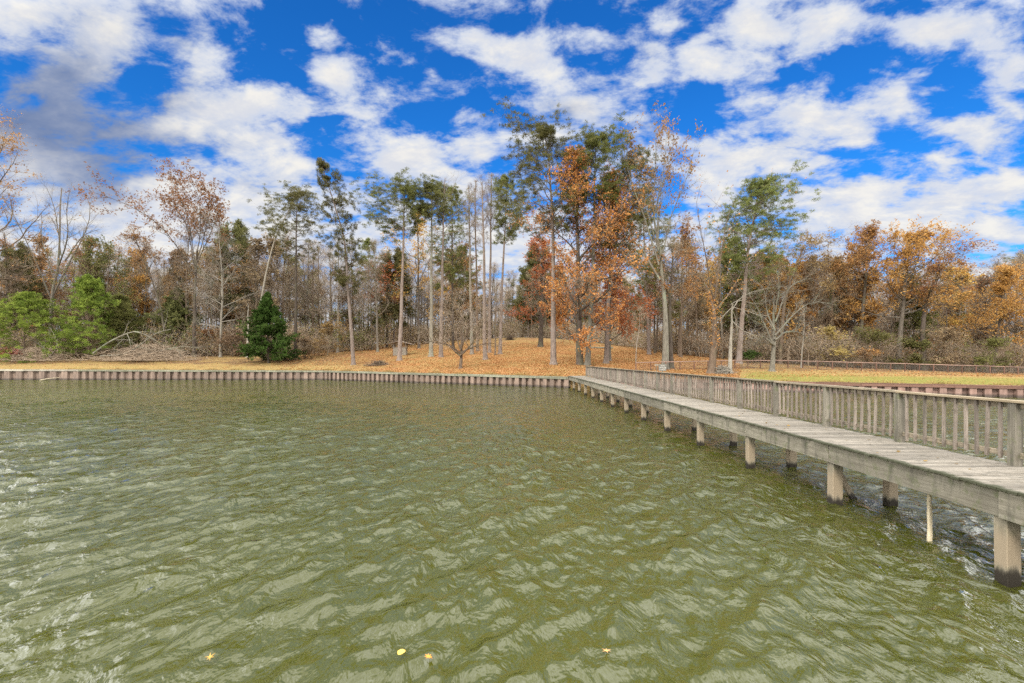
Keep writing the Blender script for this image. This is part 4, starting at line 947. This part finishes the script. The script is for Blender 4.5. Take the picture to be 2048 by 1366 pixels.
# ------------------------------------------------------------------ the wood behind
def build_wood():
    rng = np.random.default_rng(404)
    protos = []
    kinds = [('bare_tree', 'bare', None, 'grey', 'bare grey tree'), ('bare_tree', 'bare', None, 'brown', 'bare brown tree'), ('oak_tree', 'oak', 'brown', 'brown', 'dry brown leaved tree'),
             ('oak_tree', 'oak', 'rust', 'dark', 'rusty leaved tree'), ('oak_tree', 'oak', 'gold', 'grey', 'gold leaved tree'), ('oak_tree', 'oak', 'olive', 'brown', 'olive leaved tree'),
             ('pine_tree', 'pine', 'darkpine', 'pine', 'dark green pine'), ('bare_tree', 'bare', None, 'dark', 'dark bare tree')]
    regs = [('in the wood behind the left bank', -90, 770), ('in the thin wood on top of the leafy rise', 770, 1290), ('in the wood behind the lawn fence', 1290, 2150)]
    made = {}
    def get(k):
        if k in made: return made[k], False
        nm, kind, leaf, bark, lab = kinds[k]
        h = 20.
        tk, cr = tree_mesh(900 + k, kind, [np.zeros(3), np.array([.2, .1, h * .5]), np.array([.5 * (-1) ** k, .3, h])], .21, 3.4, 3.6, h * (.30 if kind == 'bare' else .22), leaf, bark,
                           dens={'brown': .28, 'rust': .5, 'gold': .6, 'olive': .6}.get(leaf, 1.), nl=24, detail=1.2, leafsz=1.4)
        e = empty(nm, lab, 'tree')
        tk.build('trunk', B[bark], e); cr.build('crown', [L[leaf or 'brown'], B['twig' if kind != 'pine' else bark]], e)
        made[k] = e; return e, True
    wts = [[.28, .25, .16, .06, .08, .07, .05, .05], [.42, .25, .07, .04, .03, .02, .05, .12], [.26, .26, .16, .10, .12, .06, .02, .02]]
    N = [120, 110, 110]
    for r, (where, x0, x1) in enumerate(regs):
        px = x0 + (x1 - x0) * (np.arange(N[r]) + rng.random(N[r])) / N[r]
        for p in px:
            k = int(rng.choice(8, p=wts[r]))
            if r == 0: Y = rng.uniform(97, 150); hh = rng.uniform(16, 23.5)
            elif r == 1: Y = rng.uniform(128, 215); hh = rng.uniform(14, 21)
            else: Y = rng.uniform(88, 140); hh = rng.uniform(15, 22)
            if r == 1 and p < 900: Y = rng.uniform(112, 160)
            if kinds[k][1] == 'pine': hh *= 1.1
            b = at(p, Y); s = hh / 20.
            e, first = get(k)
            lab = kinds[k][4] + ' ' + where; grp = kinds[k][4] + 's ' + where
            sx = s * rng.uniform(.85, 1.15)
            if first:
                e.location = b; e.rotation_euler = (0, 0, rng.uniform(0, 6.28)); e.scale = (sx, sx, s); e['label'] = lab; e['group'] = grp
            else: copy_tree(e, b, rng.uniform(0, 6.28), (sx, sx, s), lab, grp)

def build_undergrowth():
    rng = np.random.default_rng(55)
    def band(name, label, x0, x1, ya, yb, n, hmax, leafcols, lw):
        """knee to head high brush, clumped"""
        nc = n // 90
        cpx = rng.uniform(x0, x1, nc); cY = ya(cpx) + (yb - ya(cpx)) * rng.random(nc) ** 1.6
        cx = (cpx - CX) / F * cY; cz = ground(cx, cY); ch = hmax * rng.uniform(.35, 1., nc)
        ck = rng.choice(len(leafcols), nc, p=lw)
        i = rng.integers(0, nc, n)
        rad = rng.uniform(.8, 2.0, nc)
        base = np.stack([cx[i] + rng.normal(0, 1, n) * rad[i], cY[i] + rng.normal(0, 1, n) * rad[i], cz[i]], 1)
        hh = rng.random(n) ** .8 * ch[i]
        d = rng.normal(size=(n, 3)) * [.8, .8, .5]; d[:, 2] += .8; d /= np.linalg.norm(d, axis=1, keepdims=True)
        l = rng.uniform(.7, 2.2, n)[:, None]
        P = np.stack([base + [0, 0, 1.] * hh[:, None] * .8, base + [0, 0, 1.] * hh[:, None] * .8 + d * l * .5 + rng.normal(0, .08, (n, 3)), base + [0, 0, 1.] * hh[:, None] * .8 + d * l + rng.normal(0, .15, (n, 3))], 1)
        mb = MB(); mb.tubes(P, np.array([[.022, .015, .007]]) * rng.uniform(.6, 1.5, (n, 1)), 3, 0)
        # stems
        st = np.stack([np.stack([cx, cY, cz - .2], 1), np.stack([cx + rng.normal(0, .3, nc), cY, cz + ch * .5], 1), np.stack([cx + rng.normal(0, .7, nc), cY, cz + ch], 1)], 1)
        mb.tubes(st, np.array([[.07, .05, .02]]) * rng.uniform(.5, 1.3, (nc, 1)), 4, 0)
        q = P[:, 1:].reshape(-1, 3); q = np.concatenate([q, q]) + rng.normal(0, .16, (len(q) * 2, 3)); kk = np.tile(np.repeat(ck[i], 2), 2)
        for j in range(len(leafcols)):
            c = q[kk == j]; c = c[rng.random(len(c)) < .42]; mb.leaves(c, rng, .13, .075, 1 + j)
        tag(mb.build(name, [B['twig']] + [L[c] for c in leafcols]), label, kind='stuff')
    band('undergrowth', 'tangled brown and olive brush along the edge of the left wood', -120, 760, lambda p: np.interp(p, [0, 480, 600, 760], [92, 95, 96, 106]), 140, 40000, 7.0, ['brown', 'olive', 'straw', 'rust', 'pine'], [.48, .2, .2, .06, .06])
    band('undergrowth', 'low brown brush under the thin wood on the rise', 760, 1300, lambda p: np.interp(p, [760, 900, 1050, 1200, 1300], [110, 126, 136, 122, 104]), 190, 26000, 6.0, ['brown', 'olive', 'straw'], [.62, .2, .18])
    band('undergrowth', 'dense brown and olive brush behind the lawn fence', 1300, 2200, lambda p: np.interp(p, [1300, 1400, 1600, 2048], [100, 90, 82, 82]), 130, 42000, 6.5, ['brown', 'olive', 'straw', 'rust', 'copper'], [.40, .24, .2, .1, .06])

def build_far_wood():
    """the wood far behind, one mass of thin trunks and twigs"""
    rng = np.random.default_rng(91)
    mb = MB()
    n = 1100
    px = rng.uniform(-250, 2300, n); Y = rng.uniform(165, 270, n); x = (px - CX) / F * Y; z = ground(x, Y); h = rng.uniform(10, 17, n)
    lean = rng.normal(0, .6, (n, 2))
    s = np.linspace(0, 1, 6)
    P = np.stack([np.stack([x + lean[:, 0] * q + rng.normal(0, .12, n), Y + lean[:, 1] * q, z - .3 + h * q], 1) for q in s], 1)
    Rr = rng.uniform(.10, .24, n)[:, None] * (1 - .75 * s[None])
    mb.tubes(P, Rr, 5, 0)
    A, AR = kids(rng, P, Rr, 9, .15, 1., .8, lambda t, d, pl: 3.4 * (1.15 - t) + 1., 5, .16, .05, .6, .3, rmin=.02)
    A2, AR2 = kids(rng, A, AR, 5, .25, 1., .7, lambda t, d, pl: pl * .45, 4, .2, .03, .7, .4, rmin=.016)
    mb.tubes(A, AR, 3, 0); mb.tubes(A2, AR2, 3, 1)
    c = pts_on(rng, A2, 1, .2, .3); c = c[rng.random(len(c)) < .5]; mb.leaves(c, rng, .22, .14, 2)
    tag(mb.build('far_wood', [B['grey'], B['twig'], L['brown']]), 'far off bare brown wood seen between the nearer trunks', kind='stuff')

def build_leaf_litter():
    rng = np.random.default_rng(66)
    n = 90000
    px = np.r_[rng.uniform(560, 1480, int(n * .78)), rng.uniform(-40, 2100, n - int(n * .78))]
    Y0 = None
    Y = 54 + 60 * rng.random(n) ** 1.5
    x = (px - CX) / F * Y
    Y = np.maximum(Y, shore(x) + .6); 
    z = ground(x, Y); d = Y - shore(x); e = np.clip((d - .56) / 4., 0, 1); z = z * e + (wall_top(x) - .06) * (1 - e)
    c = np.stack([x, Y, z + .05], 1)
    mb = MB(); mb.leaves(c, rng, .075, .052, 0, flat=.5)
    tag(mb.build('fallen_leaves', L['litter']), 'dry orange leaves scattered over the bank', kind='stuff')
    n = 26000
    px = rng.uniform(-60, 2120, n); x = None
    Y = np.where(rng.random(n) < .6, 0, 1)
    yy = 40 + 50 * rng.random(n); xx = (px - CX) / F * 62
    edge = shore(xx) + .75 + np.abs(rng.normal(0, .35, n)); deep = shore(xx) + 1 + 14 * rng.random(n) ** 1.5
    yy = np.where(Y == 0, edge, deep)
    d = yy - shore(xx); e = np.clip((d - .56) / 4., 0, 1); zz = ground(xx, yy) * e + (wall_top(xx) - .06) * (1 - e)
    lean = rng.normal(0, .16, (n, 2)); h = rng.uniform(.06, .24, n) * np.where(Y == 0, 1.2, .7) * (.5 + np.sin(xx * .9) ** 2)
    b0 = np.stack([xx, yy, zz - .03], 1); tp = b0 + np.stack([lean[:, 0], lean[:, 1], h], 1); wv = np.stack([np.full(n, .018), rng.normal(0, .01, n), np.zeros(n)], 1)
    mb = MB(); mb.add(np.stack([b0 - wv, b0 + wv, tp + wv * .3, tp - wv * .3], 1), np.arange(4 * n).reshape(-1, 4), 0, np.repeat(rng.random(n), 4))
    tag(mb.build('grass_tufts', L['straw']), 'dry grass tufts along the top of the seawalls', kind='stuff')
    # a few on the deck
    n = 110; yy = 54 - 46 * rng.random(n) ** .6; xx = rng.uniform(6.8, 8.3, n)
    mb = MB(); mb.leaves(np.stack([xx, yy, np.full(n, 1.285)], 1), rng, .035, .024, 0, flat=.9)
    tag(mb.build('fallen_leaves', L['straw']), 'few dry leaves scattered on the pier deck', kind='stuff')

# ------------------------------------------------------------------ sky, light, camera
SUN_EL, SUN_AZ = 42., 205.     # behind the viewer
def build_sky():
    w = bpy.data.worlds.new('World'); bpy.context.scene.world = w; w.use_nodes = True
    t = NT(w.node_tree); t.n.clear()
    out = t('ShaderNodeOutputWorld'); bg = t('ShaderNodeBackground'); bg.inputs[1].default_value = .085
    t.l.new(bg.outputs[0], out.inputs[0])
    sky = t('ShaderNodeTexSky'); sky.sky_type = 'NISHITA'; sky.sun_disc = False
    sky.sun_elevation = R_(SUN_EL); sky.sun_rotation = R_(SUN_AZ); sky.ozone_density = 3.0; sky.dust_density = .4
    hs = t('ShaderNodeHueSaturation', i_Color=sky.outputs[0]); hs.inputs['Saturation'].default_value = SKY_SAT; hs.inputs['Value'].default_value = SKY_VAL
    blue = t.mix(1., hs.outputs[0], SKY_TINT, 'MULTIPLY')
    g = t('ShaderNodeTexCoord').outputs['Generated']
    s = t('ShaderNodeSeparateXYZ', i_0=g)
    front = t.sstep(s.outputs[1], .12, .35)
    yy = t.math('MAXIMUM', s.outputs[1], .08)
    u, v = t.math('DIVIDE', s.outputs[0], yy), t.math('DIVIDE', s.outputs[2], yy)
    pv = t('ShaderNodeCombineXYZ', i_0=u, i_1=v).outputs[0]
    # ragged outlines: warp the direction before looking up the cloud banks
    def warp(p, sc, amp, det):
        n = t('ShaderNodeTexNoise'); n.inputs['Scale'].default_value = sc; n.inputs['Detail'].default_value = det; n.inputs['Roughness'].default_value = .6
        t.l.new(p, n.inputs['Vector'])
        a = t('ShaderNodeVectorMath', operation='SUBTRACT', i_0=n.outputs['Color'], i_1=(.5, .5, .5))
        b = t('ShaderNodeVectorMath', operation='MULTIPLY', i_0=a.outputs[0], i_1=(amp, amp, 0))
        return t('ShaderNodeVectorMath', operation='ADD', i_0=p, i_1=b.outputs[0]).outputs[0]
    p = warp(warp(pv, 4.2, .17, 3), 14., .05, 4)
    def bank(lst):
        tot = None
        for (px, py, rx, ry, a, wt) in lst:
            m = t('ShaderNodeMapping', vector_type='TEXTURE')
            m.inputs['Location'].default_value = ((px - CX) / F, (CY - py) / F, 0); m.inputs['Scale'].default_value = (rx / F * 1.05, ry / F * 1.05, 1); m.inputs['Rotation'].default_value = (0, 0, R_(a))
            t.l.new(p, m.inputs['Vector'])
            gr = t('ShaderNodeTexGradient', gradient_type='QUADRATIC_SPHERE', i_Vector=m.outputs[0])
            x = t.math('MULTIPLY', gr.outputs['Fac'], wt * .86)
            tot = x if tot is None else t.math('ADD', tot, x)
        return tot
    D = bank(CLOUDS); G = bank(GREYS)
    # outside the view: closed cloud cover, added to pale the water's reflections
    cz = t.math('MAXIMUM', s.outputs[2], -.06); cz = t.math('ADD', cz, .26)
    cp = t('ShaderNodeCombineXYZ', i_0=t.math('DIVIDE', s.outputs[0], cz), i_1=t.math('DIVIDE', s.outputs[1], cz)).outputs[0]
    nf = t.noise(t.scaled(cp, (1, 1.25, 1), rot=(0, 0, R_(18))), 5.2, 9, .64, .2)
    nf2 = t.noise(t.scaled(cp, (1, 1.25, 1), loc=(.035, -.05, 0), rot=(0, 0, R_(18))), 5.2, 5, .6, .2)
    lit = t.sstep(t.math('SUBTRACT', nf, nf2), -.16, .16)
    nh = t.noise(t.scaled(cp, (1, 1.3, 1), rot=(0, 0, R_(18))), 11., 6, .62, .3)
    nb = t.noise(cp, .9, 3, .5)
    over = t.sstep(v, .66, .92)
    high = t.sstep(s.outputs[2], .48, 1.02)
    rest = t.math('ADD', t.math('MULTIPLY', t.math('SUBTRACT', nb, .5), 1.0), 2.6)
    fr = t.math('MULTIPLY', t.math('MULTIPLY', front, t.math('SUBTRACT', 1., over)), t.math('SUBTRACT', 1., t.sstep(t.math('ABSOLUTE', u), 1.02, 1.3)))
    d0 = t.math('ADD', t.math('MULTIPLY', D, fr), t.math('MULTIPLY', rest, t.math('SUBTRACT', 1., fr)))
    hor = t.math('MULTIPLY', t.math('SUBTRACT', 1., t.sstep(v, .06, .42)), .66)
    dens = t.math('ADD', t.math('ADD', d0, hor), t.math('ADD', t.math('MULTIPLY', t.math('SUBTRACT', nf, .5), 2.3), t.math('MULTIPLY', t.math('SUBTRACT', nh, .5), .95)))
    al = t.sstep(dens, .08, .60)
    thick = t.sstep(dens, .35, 1.0)
    sh = t.noise(t.scaled(cp, (1, 1.4, 1), loc=(.13, .21, 0)), 2.4, 5, .55)
    gf = t.math('ADD', t.math('MULTIPLY', G, fr), t.math('MULTIPLY', t.math('SUBTRACT', sh, .5), .9))
    gf = t.sstep(t.math('SUBTRACT', gf, t.math('MULTIPLY', thick, .15)), -.05, 1.35)
    shade = t.mix(lit, tuple(8 * c for c in (.76, .78, .84)), tuple(8 * c for c in (.98, .95, .885)))
    white = t.mix(thick, tuple(8 * c for c in (.66, .73, .88)), shade)
    cloud = t.mix(gf, white, tuple(8 * c for c in (.175, .245, .43)))
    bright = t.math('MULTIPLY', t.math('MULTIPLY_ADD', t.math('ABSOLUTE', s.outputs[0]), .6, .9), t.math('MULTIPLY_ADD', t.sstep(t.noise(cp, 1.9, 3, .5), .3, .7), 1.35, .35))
    sky_boost = t.mix(1., (29., 29.2, 29.2), t('ShaderNodeCombineColor', i_0=bright, i_1=bright, i_2=bright).outputs[0], 'MULTIPLY')  # unseen sky brightened beyond the visible clouds to lift water reflections and ambient light
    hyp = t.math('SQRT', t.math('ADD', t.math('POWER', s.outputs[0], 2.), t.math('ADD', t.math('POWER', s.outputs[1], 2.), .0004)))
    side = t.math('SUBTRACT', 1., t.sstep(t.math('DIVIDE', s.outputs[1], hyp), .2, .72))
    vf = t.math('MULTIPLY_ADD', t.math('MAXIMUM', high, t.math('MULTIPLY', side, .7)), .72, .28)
    cloud = t.mix(t.math('MULTIPLY', t.math('SUBTRACT', 1., fr), t.math('MULTIPLY', vf, .95)), cloud, sky_boost)
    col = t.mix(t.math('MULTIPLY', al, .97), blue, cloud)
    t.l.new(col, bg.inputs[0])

SKY_SAT, SKY_VAL, SKY_TINT = 1.25, 1.45, (.18, .68, 1.08)
# cloud banks: x, y, half width, half height (photograph pixels at the vanishing distance), turn, thickness
CLOUDS = [(40, 20, 220, 90, 0, .9), (210, 70, 200, 150, 25, 1.1), (110, 200, 260, 170, 0, .75), (60, 330, 260, 220, 0, .8), (390, 90, 140, 170, 0, .75), (500, 205, 120, 70, 0, .9), (340, 250, 280, 130, 0, .75),
          (420, 210, 200, 70, 0, .6), (560, 290, 160, 90, -25, 1.0), (330, 390, 330, 130, 0, .9), (600, 340, 130, 70, 0, .7), (520, 420, 260, 110, 0, .8), (660, 55, 95, 55, 0, 1.0), (680, 150, 120, 110, -20, 1.1), (740, 215, 150, 70, 20, 1.0), (600, 215, 70, 50, 0, .8),
          (815, 120, 50, 45, -40, .6), (850, 165, 40, 50, 0, .65), (960, 90, 110, 75, -10, .85), (1070, 120, 200, 100, 8, 1.15), (1180, 60, 110, 70, 0, .8), (1120, 200, 180, 80, 0, .55), (830, 310, 210, 80, 0, 1.05), (960, 285, 120, 70, 20, .9), (760, 330, 110, 70, 0, .7), (900, 370, 320, 90, 0, .8),
          (1320, 130, 170, 100, 10, 1.1), (1240, 230, 200, 70, 0, .6), (1420, 105, 110, 70, 0, .7), (1340, 20, 60, 30, 0, .6), (1520, 55, 150, 110, -15, 1.1), (1640, 60, 150, 90, 0, 1.0), (1780, 40, 200, 90, 0, 1.0), (1880, 75, 260, 90, 12, 1.1), (1580, 115, 130, 50, 10, .7),
          (1600, 230, 170, 90, 0, 1.1), (1700, 275, 150, 70, 0, .9), (1800, 220, 110, 90, -20, 1.0), (1490, 200, 80, 60, 0, .75), (1480, 300, 200, 80, 0, 1.0), (1580, 330, 150, 70, 0, .9), (2000, 130, 120, 110, 0, 1.0), (1960, 280, 170, 110, 10, 1.15), (2020, 200, 100, 60, 0, .8), (1440, 380, 160, 120, 0, .8),
          (1690, 390, 170, 90, 8, 1.1), (1800, 380, 150, 60, 10, .85), (1900, 420, 150, 60, 18, .95), (2000, 390, 140, 70, 0, .8), (1990, 470, 130, 60, 0, .9), (1750, 450, 300, 70, 0, .75), (1880, 340, 60, 40, 0, .6), (1740, 170, 60, 30, 0, .5), (2040, 350, 80, 60, 0, .8), (1080, 270, 160, 90, 0, .7), (1290, 320, 200, 100, 0, .7), (1000, 480, 700, 110, 0, .6), (300, 480, 500, 110, 0, .6)]
GREYS = [(40, 250, 340, 260, 0, 1.2), (240, 230, 520, 340, 0, .95), (120, 130, 170, 90, 0, .6), (250, 330, 220, 120, 0, .7), (330, 180, 160, 80, 0, .5), (420, 300, 200, 80, 0, .45), (620, 170, 70, 50, 0, .4), (1130, 215, 160, 70, 0, .9), (1290, 250, 160, 60, 0, .5), (1680, 385, 150, 40, 0, .5), (1860, 395, 120, 40, 0, .45), (1560, 300, 120, 40, 0, .3),
         (1900, 480, 200, 50, 0, .6), (900, 350, 200, 60, 0, .35), (520, 390, 160, 50, 0, .35), (1300, 90, 90, 50, 0, .35), (980, 130, 80, 40, 0, .3), (1480, 380, 120, 50, 0, .4), (360, 60, 90, 80, 0, .45)]

def build_light_camera():
    sc = bpy.context.scene
    l = bpy.data.lights.new('sun', 'SUN'); l.energy = SUN_E; l.angle = R_(16); l.color = (1, .95, .87)
    o = link(bpy.data.objects.new('sun', l))
    # direction towards the sun
    el, az = R_(SUN_EL), R_(SUN_AZ)
    d = np.array([math.sin(az) * math.cos(el), math.cos(az) * math.cos(el), math.sin(el)])
    from mathutils import Vector
    o.rotation_euler = Vector(-d).to_track_quat('-Z', 'Y').to_euler(); o.location = (30, -40, 40)
    cam = bpy.data.cameras.new('camera'); cam.sensor_width = 36; cam.lens = 18; cam.clip_end = 3000; cam.clip_start = .1
    cam.shift_x = 14 / 2048; cam.shift_y = 36 / 2048
    c = link(bpy.data.objects.new('camera', cam)); c.location = (0, 0, H); c.rotation_euler = (R_(90), 0, 0); sc.camera = c
    vs = sc.view_settings; sc.display_settings.display_device = 'sRGB'; vs.view_transform = 'Standard'; vs.look = 'None'; vs.gamma = 1; vs.exposure = EXPO
    cy = sc.cycles; cy.max_bounces = 5; cy.diffuse_bounces = 2; cy.glossy_bounces = 2; cy.transmission_bounces = 2; cy.transparent_max_bounces = 4
    cy.caustics_reflective = False; cy.caustics_refractive = False; cy.use_denoising = DENOISE; cy.denoiser = 'OPENIMAGEDENOISE'; cy.denoising_input_passes = 'RGB_ALBEDO_NORMAL'; cy.denoising_prefilter = 'ACCURATE'; cy.sample_clamp_indirect = 4.
DENOISE = False
SUN_E, EXPO = 2.5, 0.5

for fn in (build_light_camera, build_sky, build_ground, build_water, build_pier, build_walls, build_fence, build_small, build_brush, build_trees, build_wood, build_undergrowth, build_far_wood, build_leaf_litter):
    fn(); print(fn.__name__, round(time.time() - T0, 1), flush=True)
print('polys', sum(len(m.polygons) for m in bpy.data.meshes))
